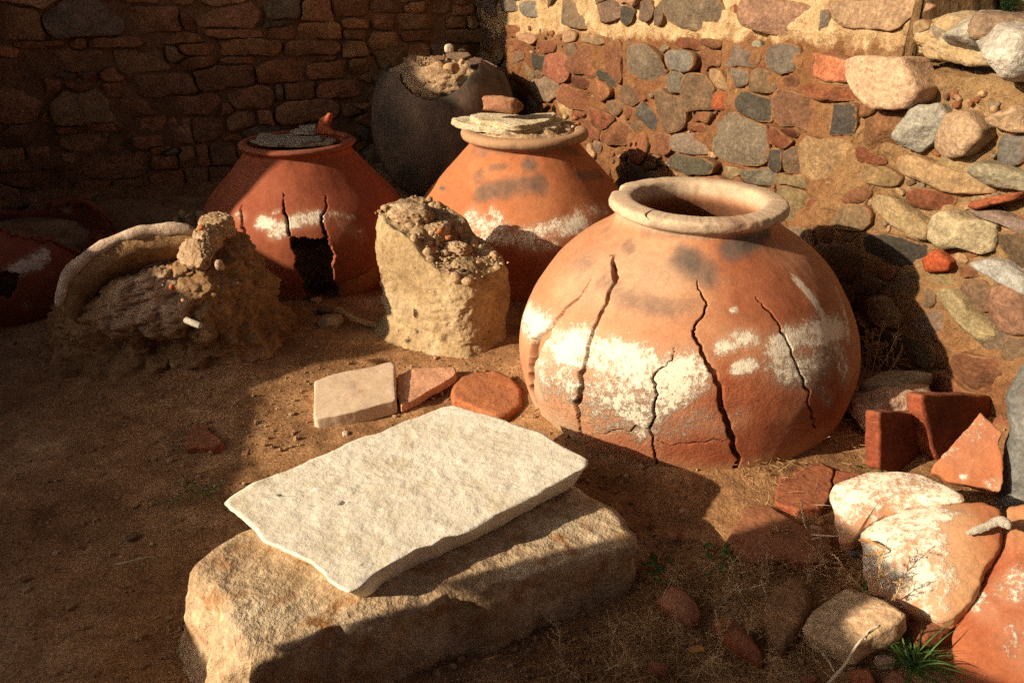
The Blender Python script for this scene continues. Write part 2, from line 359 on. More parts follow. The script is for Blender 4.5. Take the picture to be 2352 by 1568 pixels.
def build_wall(name, w, ts, zs_fn, thick, mat, label, cat, amp, seed):
    root = empty(name, w.C, label, cat)
    rows = 150; T = np.asarray(ts); V = []
    top = zs_fn(T); th = thick(T)
    for k in range(rows):
        f = k / (rows - 1); z = -.25 + (top + .25) * f
        p = np.stack([T, z, T * 0], -1)
        b = np.array([float(w.b(a, c)) for a, c in zip(T, z)])
        n = amp * fbm(np.c_[T, z, T * 0], 3.0, 2, seed) + amp * 1.0 * fbm(np.c_[T, z, T * 0], 13, 5, seed + 2, .6) + amp * .5 * np.abs(fbm(np.c_[T, z, T * 0], 30, 3, seed + 7))
        off = b + n
        V.append(w.C + T[:, None] * w.D + off[:, None] * w.N + np.c_[T * 0, T * 0, z])
    n_t = .03 * fbm(np.c_[T, T * 0, T * 0], 7, 4, seed + 4)
    for k in range(1, 9):
        f = k / 8; V.append(V[rows - 1] - w.N * (th * f)[:, None] + np.c_[T * 0, T * 0, (n_t + .03 * fbm(np.c_[T, T * 0 + f * 3, T * 0], 9, 3, seed)) * math.sin(math.pi * f)])
    V.append(V[-1] * np.array([1, 1, 0]) + np.array([0, 0, -.25]))
    V = np.array(V); nr, nc = V.shape[:2]
    o = mesh_obj('mortar', V.reshape(-1, 3) - w.C, grid_faces(nr, nc), mat, root)
    w.root = root; return root

ts = np.r_[np.linspace(-.35, 3.9, 380), 3.902, np.linspace(3.915, 5.9, 170)]
def top_right(T): return np.where(T <= 3.901, 1.95, 1.22 - .10 * sstep(4.2, 5.4, T) + .03 * noise(np.c_[T * 4, T * 0, T * 0], 3))
def wall_mortar_mat():
    m, t, b, N, L = nt('earth_and_lime_mortar', .95, .15); co = coords(N, L, False)
    n1 = noi(N, L, co, 2.2, 6, .6, .4); n2 = noi(N, L, co, 60, 5, .7); n3 = noi(N, L, co, 12, 6, .65, .3)
    c = ramp(N, L, n1, [(.3, (.16, .07, .032)), (.5, (.22, .108, .05)), (.7, (.30, .175, .085))])
    pl = N('ShaderNodeAttribute', attribute_name='plaster').outputs['Fac']
    f = N('ShaderNodeMapRange'); f.inputs['From Min'].default_value = .42; f.inputs['From Max'].default_value = .62
    L(mth(N, L, 'ADD', pl, mth(N, L, 'MULTIPLY', mth(N, L, 'SUBTRACT', n3, .5), .9)), f.inputs['Value'])
    c = mixc(N, L, f.outputs[0], c, ramp(N, L, n3, [(.3, (.40, .26, .13)), (.55, (.52, .38, .22)), (.75, (.58, .46, .30))]))
    ye = N('ShaderNodeAttribute', attribute_name='yellow').outputs['Fac']
    c = mixc(N, L, ye, c, ramp(N, L, n3, [(.3, (.20, .12, .055)), (.7, (.33, .225, .12))]))
    c = mixc(N, L, .45, c, ramp(N, L, n2, [(.3, (.25, .22, .2)), (.7, (.8, .78, .75))]), 'OVERLAY')
    c = mixc(N, L, .35, c, ramp(N, L, n3, [(.3, (.3, .28, .25)), (.7, (.72, .72, .72))]), 'OVERLAY')
    L(c, b.inputs['Base Color'])
    bumps(N, L, b, [(n3, 1.0, .04), (n2, .9, .012)]); return m
build_wall('rubble_wall', WR, ts, top_right, lambda T: np.where(T <= 3.901, .14, .55), wall_mortar_mat(),
           'sunlit rubble stone wall in orange earth mortar with a broken end on the right', 'stone wall', .030, 11)
_m = WR.root.children[0].data
_co = np.empty(len(_m.vertices) * 3); _m.vertices.foreach_get('co', _co); _co = _co.reshape(-1, 3)
_t = _co @ WR.D
# pale lime plaster survives above a line that drops to the right
_pl = sstep(-.10, .16, _co[:, 2] - np.interp(_t, [0, 1.0, 2.0, 3.0, 3.9, 5], [.97, 1.08, 1.13, 1.20, 1.24, 1.6]))
attr(WR.root.children[0], 'plaster', _pl); attr(WR.root.children[0], 'yellow', sstep(3.4, 4.2, _t) * sstep(.2, .6, _co[:, 2]))
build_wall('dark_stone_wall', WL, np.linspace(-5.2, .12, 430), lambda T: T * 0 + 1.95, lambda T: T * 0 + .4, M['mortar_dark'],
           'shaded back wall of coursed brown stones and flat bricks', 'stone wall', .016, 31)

rnd = random.Random(7)
class Occ:                                              # which patches of a wall already hold a stone
    def __init__(s, t0, t1, z0, z1, d=.012): s.t0, s.z0, s.d = t0, z0, d; s.g = np.zeros((int((t1 - t0) / d), int((z1 - z0) / d)), bool); s.t1, s.z1 = t1, z1
    def mask(s, poly):
        p = np.asarray(poly); lo = p.min(0); hi = p.max(0)
        i0, i1 = int((lo[0] - s.t0) / s.d), int((hi[0] - s.t0) / s.d) + 2; j0, j1 = int((lo[1] - s.z0) / s.d), int((hi[1] - s.z0) / s.d) + 2
        i0, j0 = max(i0, 0), max(j0, 0); i1, j1 = min(i1, s.g.shape[0]), min(j1, s.g.shape[1])
        if i1 <= i0 or j1 <= j0: return None
        I, J = np.meshgrid(np.arange(i0, i1), np.arange(j0, j1), indexing='ij'); X = s.t0 + (I + .5) * s.d; Y = s.z0 + (J + .5) * s.d
        ins = np.zeros(X.shape, bool); n = len(p)
        for a in range(n):
            x1, y1 = p[a]; x2, y2 = p[(a + 1) % n]
            c = ((y1 > Y) != (y2 > Y)); ins ^= c & (X < (x2 - x1) * (Y - y1) / (y2 - y1 + 1e-12) + x1)
        return (slice(i0, i1), slice(j0, j1)), ins
    def free(s, poly):
        m = s.mask(poly)
        return m is not None and not (s.g[m[0]] & m[1]).any()
    def put(s, poly):
        m = s.mask(poly)
        if m is not None: s.g[m[0]] |= m[1]

def wall_stone(w, poly, color, out=.025, mat=None, thick=.12, bulge=.010, rndr=.010, seed=0, n=30, rings=4, edge=.010, top=.010, name='stone', tilt=(0, 0)):
    P, F, c0 = slab_geo(poly, thick, res=n, rings=rings, sides=2, rnd=rndr, edge=edge, top=top, bulge=bulge, seed=seed, bottom=.86, esc=14, smooth=1, cut=.10, closed=False, tsc=11)
    facet(P, n, rings, float(np.ptp(P[:, 0]) + np.ptp(P[:, 1])) / 2, 3)
    P[:, 2] += tilt[0] * P[:, 0] + tilt[1] * P[:, 1]
    o = wpt(w, c0[0], c0[1], out) - w.C
    ob = mesh_obj(name, P, F, mat or M['stone'], w.root, matrix=frame_matrix(w.D, (0, 0, 1), w.N, o), color=color)
    k = np.minimum(np.arange(len(P)) // n, rings + 3); k[-1] = 0
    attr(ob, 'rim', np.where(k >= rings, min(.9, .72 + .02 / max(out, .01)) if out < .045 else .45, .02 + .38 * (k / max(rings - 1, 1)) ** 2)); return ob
def blob(cx, cy, ww, hh, rot=0, e=3.0, n=None, jit=.15):
    n = n or rnd.choice((6, 7, 7, 8, 9))
    a0 = rnd.random() * 6.28; pts = []
    for k in range(n):
        a = 2 * math.pi * k / n; c, s = math.cos(a), math.sin(a)
        x = abs(c) ** (2 / e) * math.copysign(1, c) * ww / 2; y = abs(s) ** (2 / e) * math.copysign(1, s) * hh / 2
        f = 1 + rnd.uniform(-jit, jit); x *= f; y *= f
        q = R(rot); pts.append((cx + x * math.cos(q) - y * math.sin(q), cy + x * math.sin(q) + y * math.cos(q)))
    return pts
def rblob(x0, y0, x1, y1):
    w, h = x1 - x0, y1 - y0; j = min(w, h) * .13; c = []
    for fx, fy in ((0, 0), (.5, 0), (1, 0), (1, .5), (1, 1), (.5, 1), (0, 1), (0, .5)):
        c.append((x0 + w * fx + rnd.uniform(-j, j) * (1 if fx != .5 else 2), y0 + h * fy + rnd.uniform(-j, j)))
    return c
def jcol(c, a=.12):
    f = 1 + rnd.uniform(-a, a); return tuple(min(1, max(.01, x * f * (1 + rnd.uniform(-.05, .05)))) for x in c)
G=(.22,.19,.155); DG=(.085,.078,.066); BR=(.20,.135,.09); BRG=(.23,.17,.125); RB=(.24,.11,.06); RD=(.25,.095,.052); TAN=(.42,.29,.17); PK=(.46,.29,.19); GW=(.32,.30,.26); OG=(.29,.22,.125); PB=(.60,.44,.32)
occR = Occ(-.2, 5.6, -.2, 1.95); occL = Occ(-5.2, .1, -.2, 1.95)
S3 = [(270,60,380,240,10,BRG),(810,110,370,195,15,(.42,.28,.19)),(1430,80,560,190,5,(.42,.31,.19)),(1080,135,80,80,0,G),(20,80,60,120,0,BRG),(520,30,80,55,20,RD),(1660,155,150,95,0,TAN),
 (255,285,140,48,15,RD),(380,290,80,40,20,RB),(185,388,200,118,5,(.21,.20,.18)),(360,370,125,130,0,RB),(540,365,200,110,8,G),(630,298,90,32,0,GW),(825,380,165,150,0,G),(140,535,85,130,0,(.24,.22,.19)),(290,600,180,230,0,BR),
 (550,490,130,90,-10,G),(715,510,130,110,0,BR),(440,640,100,120,5,(.30,.09,.04)),(890,530,90,80,0,RB),(1130,592,420,85,8,(.27,.10,.05)),(110,710,220,240,20,BR),(650,690,200,150,20,DG),(910,690,260,235,20,(.25,.13,.085)),
 (1190,752,280,195,-10,(.09,.085,.075)),(1390,695,110,110,0,RB),(1470,840,300,280,-15,(.28,.15,.075)),(300,745,110,70,0,RB),(275,805,90,65,0,RD),(540,880,400,325,15,(.215,.18,.14)),(225,910,190,125,10,G),(60,930,110,130,0,RB),
 (35,1010,80,55,10,BR),(255,1058,330,118,12,(.12,.11,.085)),(790,1020,70,150,-20,DG),(805,880,130,90,20,RD),(880,840,70,48,0,(.10,.03,.015)),(1120,1020,330,285,5,(.34,.225,.125)),(1370,985,150,105,10,RD),(480,1100,100,60,0,OG),
 (680,1140,180,105,15,G),(870,1142,190,66,10,OG),(1420,1110,240,85,15,(.26,.18,.10)),(1960,1040,150,85,0,TAN),(2290,950,140,125,-20,(.17,.17,.16)),(1780,1270,190,85,10,RD)]
S2 = [(1140,30,120,70,0,G),(1310,60,120,88,0,GW),(1550,70,280,160,15,BRG),(1770,70,165,120,0,BRG),(1920,80,58,110,10,DG),(2070,75,110,100,0,BRG),(1190,200,80,58,0,RB),(1340,400,120,88,15,DG),(1480,430,140,170,5,(.40,.16,.10)),
 (1390,570,190,155,0,BRG),(1600,330,80,80,0,BRG),(1560,230,70,50,0,PK),(1650,400,165,210,10,RB),(1800,500,150,66,20,DG),(1630,510,90,86,0,(.16,.06,.035)),(1590,625,200,120,20,RB),(2020,430,235,250,15,(.20,.165,.13)),(2050,740,140,84,35,(.09,.085,.075)),
 (1920,720,80,56,-25,RD),(1860,690,110,76,20,BR),(1600,722,60,38,0,RD),(1950,600,100,115,30,BR),(1860,850,190,120,0,RB),(2130,1020,80,58,0,DG),(1290,250,90,50,0,PK),(1230,290,110,70,0,RB),(1700,250,120,45,5,PK),(1420,300,70,60,0,RB),(1230,360,80,70,0,BR)]
S6 = [(1000,190,60,130,0,RB),(1210,205,330,145,5,OG),(1540,420,350,165,15,DG),(1260,340,120,48,0,BR),(1180,480,300,240,0,BR),(1640,700,260,195,30,BR),(1480,800,230,195,20,TAN),(1840,592,190,95,20,OG),(1985,570,160,52,3,RB),(2050,680,190,135,40,BR),(1400,640,160,120,10,BRG),(1150,720,240,170,5,BR),(1740,880,200,150,20,BRG),(2150,960,190,180,20,BRG)]
sd = 100
class Pack:
    """seeds grow until they meet their neighbours, so the stones of a wall fit together with thin joints"""
    def __init__(s, w, occ): s.w, s.occ, s.S = w, occ, []
    def seed(s, c, a, b, rot, color, e=3.0, **kw): s.S.append(dict(c=np.array(c), a=a, b=b, r=rot, col=color, e=e, kw=kw))
    def ed(s, q, P):
        d = P - q['c']; cr, sr = math.cos(q['r']), math.sin(q['r']); x = (d[..., 0] * cr + d[..., 1] * sr) / q['a']; y = (-d[..., 0] * sr + d[..., 1] * cr) / q['b']
        return ((np.abs(x) ** q['e'] + np.abs(y) ** q['e']) ** (1 / q['e']) - 1) * math.sqrt(q['a'] * q['b'])
    def polys(s, gap=.007, grow=.016, n=26):
        C = np.array([q['c'] for q in s.S]); Rm = np.array([max(q['a'], q['b']) for q in s.S]); out = []
        for i, q in enumerate(s.S):
            nb = [j for j in np.argsort(np.linalg.norm((C - q['c']), axis=1) - Rm)[:22] if j != i]
            th = np.linspace(0, 2 * math.pi, n, endpoint=False) + rnd.random() * .2; rs = np.linspace(.0, 2.2, 60) * Rm[i]
            P = q['c'] + rs[None, :, None] * np.stack([np.cos(th), np.sin(th)], -1)[:, None, :]
            me = s.ed(q, P) + .010 * fbm(np.concatenate([P, P[..., :1] * 0], -1), 16, 2, i % 50); ot = np.min([s.ed(s.S[j], P) for j in nb], 0)
            bad = (me > grow) | (me > ot - gap); bad[:, 0] = False
            k = np.where(bad.any(1), bad.argmax(1), 59); r = rs[np.maximum(k - 1, 1)]
            out.append(q['c'] + r[:, None] * np.stack([np.cos(th), np.sin(th)], -1))
        return out
def seed_img(pk, lst, k):
    for cx, cy, ww, hh, rot, c in lst:
        o = hit_wall(pk.w, *K(k, [(cx, cy)])[0]); q = R(rot)
        e1 = hit_wall(pk.w, *K(k, [(cx + ww / 2 * math.cos(q), cy + ww / 2 * math.sin(q))])[0]); e2 = hit_wall(pk.w, *K(k, [(cx + hh / 2 * math.sin(q), cy - hh / 2 * math.cos(q))])[0])
        v1 = np.subtract(e1, o); v2 = np.subtract(e2, o); pk.seed(o, np.linalg.norm(v1), abs(v1[0] * v2[1] - v1[1] * v2[0]) / np.linalg.norm(v1), math.atan2(v1[1], v1[0]), c, rnd.choice((2.5, 3, 4)))
def seed_fill(pk, sizes, tr, zr, tries, cols, limit, asp=1.6):
    cnt = 0
    for sz in sizes:
        for _ in range(tries):
            t, z = rnd.uniform(*tr), rnd.uniform(*zr); f = rnd.uniform(.75, asp); a, b = sz * f / 2, sz / f / 2; rot = rnd.uniform(-.5, .5)
            d = min([float(pk.ed(q, np.array([t, z]))) for q in pk.S] or [9])
            m = pk.occ.mask([(t - a, z - b), (t + a, z - b), (t + a, z + b), (t - a, z + b)])
            if d > min(a, b) * .95 and m is not None and not (pk.occ.g[m[0]] & m[1]).any():
                pk.seed((t, z), a, b, rot, rnd.choice(cols), rnd.choice((2.5, 3, 5))); cnt += 1
                if cnt >= limit: return
def facet(P, n, rings, big, k):
    for _ in range(k):
        g = np.array([rnd.gauss(0, .22), rnd.gauss(0, .22)]); h = rnd.uniform(.0, .012) + big * .03
        P[:, 2] = np.minimum(P[:, 2], h + P[:, :2] @ g)

# projecting stones with traced outlines: (view, outline, colour, how far it stands out)
SP = [('k3', [(1400,375),(1480,352),(1690,335),(1790,350),(1822,420),(1828,560),(1790,640),(1740,690),(1600,690),(1520,695),(1440,640),(1380,560),(1338,480),(1350,410)], (.66,.46,.33), .13),
 ('k3', [(1740,650),(1860,655),(1908,740),(1890,810),(1800,920),(1735,970),(1650,930),(1588,865),(1640,770)], (.37,.37,.34), .085),
 ('k3', [(1930,705),(2060,695),(2140,740),(2200,810),(2170,880),(2060,990),(1940,1000),(1845,945),(1870,860),(1905,800)], (.48,.35,.24), .085),
 ('k3', [(2170,745),(2230,715),(2352,650),(2420,700),(2420,860),(2300,840),(2210,800)], (.46,.33,.22), .06),
 ('k3', [(2080,1060),(2130,1025),(2260,1040),(2420,1110),(2420,1210),(2260,1205),(2150,1150),(2085,1095)], (.34,.32,.24), .07),
 ('k3', [(1540,990),(1620,965),(1760,1000),(1900,1060),(2080,1110),(2180,1170),(2200,1230),(2050,1240),(1870,1215),(1700,1150),(1560,1080)], (.40,.28,.16), .04),
 ('k3', [(2050,1310),(2090,1270),(2260,1235),(2430,1205),(2430,1250),(2270,1285),(2130,1325)], (.38,.12,.06), .09),
 ('k3', [(1395,1300),(1440,1230),(1530,1225),(1690,1330),(1780,1400),(1830,1440),(1800,1535),(1700,1500),(1560,1410)], (.40,.31,.18), .07),
 ('k6', [(1830,230),(1870,165),(1960,155),(2110,205),(2230,240),(2215,330),(2180,420),(2120,440),(2000,400),(1890,405),(1825,330)], (.46,.40,.27), .08),
 ('k6', [(2060,150),(2200,150),(2420,240),(2430,330),(2330,280),(2250,250),(2110,200)], (.26,.20,.18), .05),
 ('k6', [(1735,470),(1790,420),(1860,405),(1930,480),(1925,530),(1830,565),(1760,540)], (.45,.10,.04), .06),
 ('k6', [(2040,490),(2150,455),(2260,480),(2430,600),(2430,720),(2300,650),(2200,590),(2090,530)], (.40,.42,.42), .05),
 ('k6', [(1815,690),(1880,645),(1960,650),(2060,760),(2200,900),(2240,970),(2120,1005),(2010,900),(1900,780)], (.38,.32,.19), .055),
 ('k6', [(2170,640),(2300,600),(2430,700),(2430,960),(2320,980),(2220,900),(2150,800)], (.28,.16,.11), .05),
 ('k3', [(935,350),(1000,338),(1250,345),(1365,370),(1350,470),(1330,520),(1200,525),(1060,500),(975,490),(945,420)], (.52,.20,.11), .03)]
for k, px, c, out in SP:
    sd += 1; poly = [hit_wall(WR, u, v) for u, v in K(k, px)]; occR.put(np.asarray(poly))
    wall_stone(WR, poly, tuple(x * .74 for x in c), out=out, thick=out + .12, n=64, rings=9, bulge=.015 + out * .06, rndr=.022, seed=sd, edge=.012, top=.018, tilt=(rnd.uniform(-.12, .12), rnd.uniform(-.05, .15)))
pk = Pack(WR, occR); seed_img(pk, S3, 'k3'); seed_img(pk, S2, 'k2'); seed_img(pk, S6, 'k6')
seed_fill(pk, (.16, .12, .09, .065), (.12, 5.3), (.02, 1.08), 500, [G, BR, BRG, RB, RD, RB, OG, (.30, .13, .07), TAN, BR], 162)
seed_fill(pk, (.30, .2, .12), (-.1, 3.75), (1.26, 1.9), 60, [G, BRG, TAN, PK, BRG], 22)
for q, poly in zip(pk.S, pk.polys(.006, .024)):
    sd += 1; occR.put(poly); big = math.sqrt(q['a'] * q['b'])
    wall_stone(WR, poly, jcol(tuple(x * .64 for x in q['col']), .18), seed=sd, out=rnd.uniform(.010, .032) + big * .12, n=44 if big > .06 else 28, bulge=rnd.uniform(.0, .010), rndr=.008, top=.007 + big * .05, edge=.006, tilt=(rnd.gauss(0, .09), rnd.gauss(0, .08)))
def chips(w, occ, sizes, tr, zr, tries, cols, label=None):
    # splinters of stone too small to pick apart: one joined piece for each colour
    for ci, c in enumerate(cols):
        V, F, nb = [], [], 0
        for s in sizes:
            for _ in range(tries):
                a = rnd.uniform(.7, 1.7); t, z = rnd.uniform(*tr), rnd.uniform(*zr); poly = blob(t, z, s * a, s / a, rnd.uniform(-40, 40), 3)
                if not occ.free(poly): continue
                occ.put(np.asarray(poly)); P, f, c0 = slab_geo(poly, .04, res=9, rings=1, sides=1, rnd=.004, edge=.004, top=.004, seed=rnd.randint(0, 9999), bottom=.9, closed=False)
                P[:, 2] += rnd.uniform(-.15, .15) * P[:, 0] + rnd.uniform(-.15, .15) * P[:, 1]
                o = wpt(w, c0[0], c0[1], rnd.uniform(.0, .014)) - w.C; V.append(o + P[:, :1] * w.D + P[:, 1:2] * np.array([0, 0, 1.0]) + P[:, 2:] * w.N)
                F += [tuple(i + nb for i in q) for q in f]; nb += len(P)
        ob = mesh_obj('stone_chips', np.vstack(V), F, M['stone'], w.root, color=c); attr(ob, 'rim', np.full(nb, .3)); ob['kind'] = 'stuff'
chips(WR, occR, (.045, .032, .024), (.1, 5.3), (.0, 1.14), 520, [(.20,.085,.045), (.17,.14,.11), (.30,.20,.12), (.14,.085,.055)])
# rocks bedded on the low broken end of the wall
for k, (u, v, sx, sy, sz, c, tt) in enumerate([(2262, 76, .30, .20, .15, (.36, .35, .31), 4.22), (2345, 118, .34, .26, .20, (.40, .39, .37), 4.42), (2130, 95, .10, .08, .04, (.30, .30, .28), 3.82), (2088, 101, .09, .07, .03, (.28, .20, .15), 3.7), (2170, 88, .07, .06, .05, (.24, .24, .2), 3.86)]):
    d = ray(u, v); a = WR.C + WR.D * tt + WR.N * .02; s = a[1] / d[1]; p = CAM + d * s
    rock('stone', p - WR.C, (sx, sy, sz), M['stone'], (rnd.uniform(-.1, .1), 0, rnd.uniform(-.5, .5)), WR.root, c, seed=300 + k, sub=4, box=.35, cuts=6, amp=.05, fine=.012)
for k, (u, v, s, c) in enumerate([(2320, 182, .05, (.40, .14, .08)), (2290, 250, .03, TAN), (2240, 290, .035, TAN), (2330, 300, .04, PK), (2200, 270, .03, OG), (2262, 215, .03, TAN)]):
    t, z = hit_wall(WR, u, v); rock('stone', wpt(WR, t, z, .012) - WR.C, (s, s, s * .9), M['stone'], (0, 0, k), WR.root, c, seed=330 + k, sub=2, box=.3, cuts=4)

# coursed back wall
L1 = [(-60,30,270,260,1),(260,-20,800,240,2),(830,40,1150,215,1),(1180,20,1670,180,1),(1680,-40,1910,135,2),(1930,10,2110,120,0),(2120,-40,2352,110,0),(1150,70,1240,180,0),
(105,262,350,305,0),(590,240,900,305,0),(970,205,1300,285,0),(1310,185,1690,235,0),(1700,165,1890,245,0),(1900,150,2170,250,0),(2190,190,2330,245,0),(2200,120,2352,180,0),
(-20,300,130,365,0),(160,310,715,475,1),(720,300,1060,460,1),(1060,300,1140,380,3),(1140,270,1390,340,0),(1400,250,1800,355,0),(1810,255,2170,350,0),(2180,270,2310,350,0),
(-20,370,110,480,1),(480,440,640,520,0),(640,420,760,500,0),(1460,355,1640,400,0),(1160,380,1330,440,0),(1660,390,1940,520,0),(1940,385,2220,490,0),(2230,370,2420,470,0),
(865,470,1240,625,1),(1250,420,1590,560,1),(300,520,400,640,0),(410,530,600,610,0),(640,535,870,620,0),(-30,520,290,780,1),(330,550,700,780,3),(720,630,1000,735,0),(1060,595,1430,720,1),(1450,550,1740,690,1),
(1750,550,1810,620,2),(1810,535,1985,620,0),(2035,520,2352,620,0),(250,690,310,775,0),(1410,660,1480,730,0),(1735,640,2170,790,1),(2180,640,2352,730,0),(550,785,850,835,0),(870,750,1055,850,0),(1060,765,1220,910,1),
(1225,765,1425,900,1),(1450,700,1640,840,1),(1640,700,1740,800,0),(-20,800,345,930,1),(355,810,540,850,0),(400,850,845,965,1),(850,865,1065,935,0),(-20,940,160,1090,1),(175,910,360,1040,1),(400,985,495,1055,3),
(495,960,940,1140,1),(975,930,1080,975,0),(975,990,1130,1080,0),(1135,935,1250,1060,1),(1250,930,1330,1050,0),(1340,900,1520,1050,1),(-20,1100,460,1190,0),(485,1145,700,1240,0),(710,1150,950,1290,1),(975,1085,1180,1190,0),(1190,1070,1330,1200,1),(1340,1065,1500,1180,0)]
L2 = [(260,200,450,310,1),(470,190,740,275,0),(430,90,740,190,1),(270,90,410,190,0),(750,110,870,175,1),(890,95,940,190,3),(740,185,960,275,1),(480,0,620,70,0),(620,0,780,90,1),(790,30,930,100,0),(260,0,470,80,1),(300,330,480,440,1),(100,640,280,720,0),(940,0,1000,110,2),(960,120,1020,200,0)]
LC = [(.38,.20,.11),(.34,.20,.115),(.22,.18,.135),(.44,.31,.18)]
pl_ = Pack(WL, occL)
for k, lst in (('k1', L1), ('k2', L2)):
    for x0, y0, x1, y1, q in lst:
        o = hit_wall(WL, *K(k, [((x0 + x1) / 2, (y0 + y1) / 2)])[0]); e1 = hit_wall(WL, *K(k, [(x1, (y0 + y1) / 2)])[0]); e2 = hit_wall(WL, *K(k, [((x0 + x1) / 2, y0)])[0])
        if o[0] < .02: pl_.seed(o, abs(e1[0] - o[0]) * .95, abs(e2[1] - o[1]) * .93, math.atan2(e1[1] - o[1], e1[0] - o[0]) * .5 + rnd.gauss(0, .03), LC[q], 2.8 if q == 2 else rnd.choice((4, 6, 9)))
seed_fill(pl_, (.20, .14, .10, .07), (-4.3, -.05), (.12, 1.3), 420, [LC[0], LC[1], LC[0], LC[2], (.26, .11, .055)], 120, 2.0)
seed_fill(pl_, (.34, .24), (-4.6, -.05), (1.3, 1.9), 120, LC, 40, 1.9)
for q, poly in zip(pl_.S, pl_.polys(.007, .034, 30)):
    sd += 1; poly = np.minimum(poly, [[.06, 9]]); occL.put(poly); big = math.sqrt(q['a'] * q['b'])
    wall_stone(WL, poly, jcol(q['col'], .28), out=rnd.uniform(.006, .055), seed=sd, n=44, rings=5, bulge=rnd.uniform(0, .012), rndr=.010, top=.012 + big * .06, edge=.010, tilt=(rnd.gauss(0, .08), rnd.gauss(0, .12)))
chips(WL, occL, (.05, .035), (-4.4, -.05), (.1, 1.4), 200, [(.22,.11,.06), (.17,.10,.06)])
# added unseen side wall; its top is stepped to shade the court's left
QW = -2.0
def sunpt(p, q): return np.array([p * sa + q * ca, -p * ca + q * sa])
SW = make_wall_frame(tuple(sunpt(-1.4, QW)), tuple(sunpt(-8.0, QW) - sunpt(-1.4, QW)), lambda t, z: 0.0)
EDGE = [(-.80,1.50,-.03), (-.94,1.87,-.03), (-1.11,2.18,-.02), (-1.17,2.52,-.01), (-1.16,2.77,.0), (-1.03,2.97,.05), (-1.19,2.95,.25), (-1.24,2.93,.28), (-1.48,2.95,.33), (-1.70,3.1,.42), (-1.30,3.93,.20), (-1.23,3.9,.38), (-1.13,3.95,.62), (-1.12,4.05,.76), (-.62,5.55,.78), (-.70,5.95,.86)]
prof = [(x * sa - y * ca, z + tel * (x * ca + y * sa)) for x, y, z in EDGE]
for i in range(1, len(prof)): prof[i] = (min(prof[i][0], prof[i - 1][0] - .012), prof[i][1])
prof = [(-1.2, prof[0][1] - .1)] + prof + [(prof[-1][0] - .06, 2.7), (-8.2, 3.1)]
def top_side(T):
    p = -1.4 - T; xs = [a for a, _ in prof][::-1]; ys = [b for _, b in prof][::-1]
    return np.interp(p, xs, ys) - tel * QW + .03 * fbm(np.c_[T, T * 0, T * 0], 6, 4, 9)
SW.N = -SW.N
build_wall('side_shade_wall', SW, np.linspace(0, 6.6, 260), top_side, lambda T: T * 0 + .3, M['mortar'], 'added unseen side wall left of the court, its top stepped to cast shade', 'stone wall', .03, 51)

# unseen timber roof and boarded back, added to cut sky light into the shade
rf = empty('shade_roof', (0, 0, 0), 'added unseen timber roof shading the near side of the court', 'roof')
def box_between(pq, z0, z1, name, mat):
    c = [sunpt(*a) for a in pq]; V = [(x, y, z0) for x, y in c] + [(x, y, z1) for x, y in c]
    return mesh_obj(name, V, [(0, 1, 2, 3), (7, 6, 5, 4), (0, 4, 5, 1), (1, 5, 6, 2), (2, 6, 7, 3), (3, 7, 4, 0)], mat, rf, smooth=False)
M['timber'] = earthy('old_timber', [(.3, (.06, .04, .025)), (.7, (.12, .08, .05))], 6, .4, 60, .9)
for k in range(16): box_between([(1.4 - k * .32, -2.0), (1.4 - k * .32, 3.0), (1.10 - k * .32, 3.0), (1.10 - k * .32, -2.0)], 3.85 + .01 * (k % 2), 3.88 + .01 * (k % 2), 'board', M['timber'])
for k in range(9): box_between([(-3.72 - k * .32, -2.0), (-3.72 - k * .32, 1.1), (-4.02 - k * .32, 1.1), (-4.02 - k * .32, -2.0)], 3.85 + .01 * (k % 2), 3.88 + .01 * (k % 2), 'board', M['timber'])
for q in (-1.9, .9): box_between([(1.4, q), (1.4, q + .12), (-6.6, q + .12), (-6.6, q)], 3.72, 3.845, 'beam', M['timber'])
for k in range(18):
    x = -1.9 + k * .3; mesh_obj('shade_board', [(x + dx, -2.2 + dy, dz) for dz in (-.2, 3.7) for dx, dy in ((0, 0), (.285, 0), (.285, .03), (0, .03))], [(0, 3, 2, 1), (4, 5, 6, 7), (0, 1, 5, 4), (1, 2, 6, 5), (2, 3, 7, 6), (3, 0, 4, 7)], M['timber'], rf, smooth=False)  # boarded back added behind the camera to block sky light
for p_, q in ((1.3, -1.9), (-6.5, -1.9)): box_between([(p_, q), (p_, q + .12), (p_ - .12, q + .12), (p_ - .12, q)], -.2, 3.715, 'post', M['timber'])

# low wall added out of view, shaped to shade the block's face and the tiles
QA = -.75
FW = make_wall_frame(tuple(sunpt(-.56, QA)), tuple(sunpt(-1.47, QA) - sunpt(-.56, QA)), lambda t, z: 0.0)
profA = [(-.56, .66), (-.76, .70), (-.96, .64), (-1.07, .62), (-1.10, .64), (-1.16, .74), (-1.24, .74), (-1.32, .66), (-1.345, .25), (-1.42, .21), (-1.46, -.05)]
def top_front(T):
    p = -.56 - T; xs = [a for a, _ in profA][::-1]; ys = [b for _, b in profA][::-1]
    return np.interp(p, xs, ys) - tel * QA + .02 * fbm(np.c_[T, T * 0, T * 0], 9, 4, 4)
FW.N = -FW.N
build_wall('low_shade_wall', FW, np.linspace(0, .91, 84), top_front, lambda T: T * 0 + .18, M['mortar'], 'added unseen low wall casting shade over the near edge of the court', 'stone wall', .02, 61)

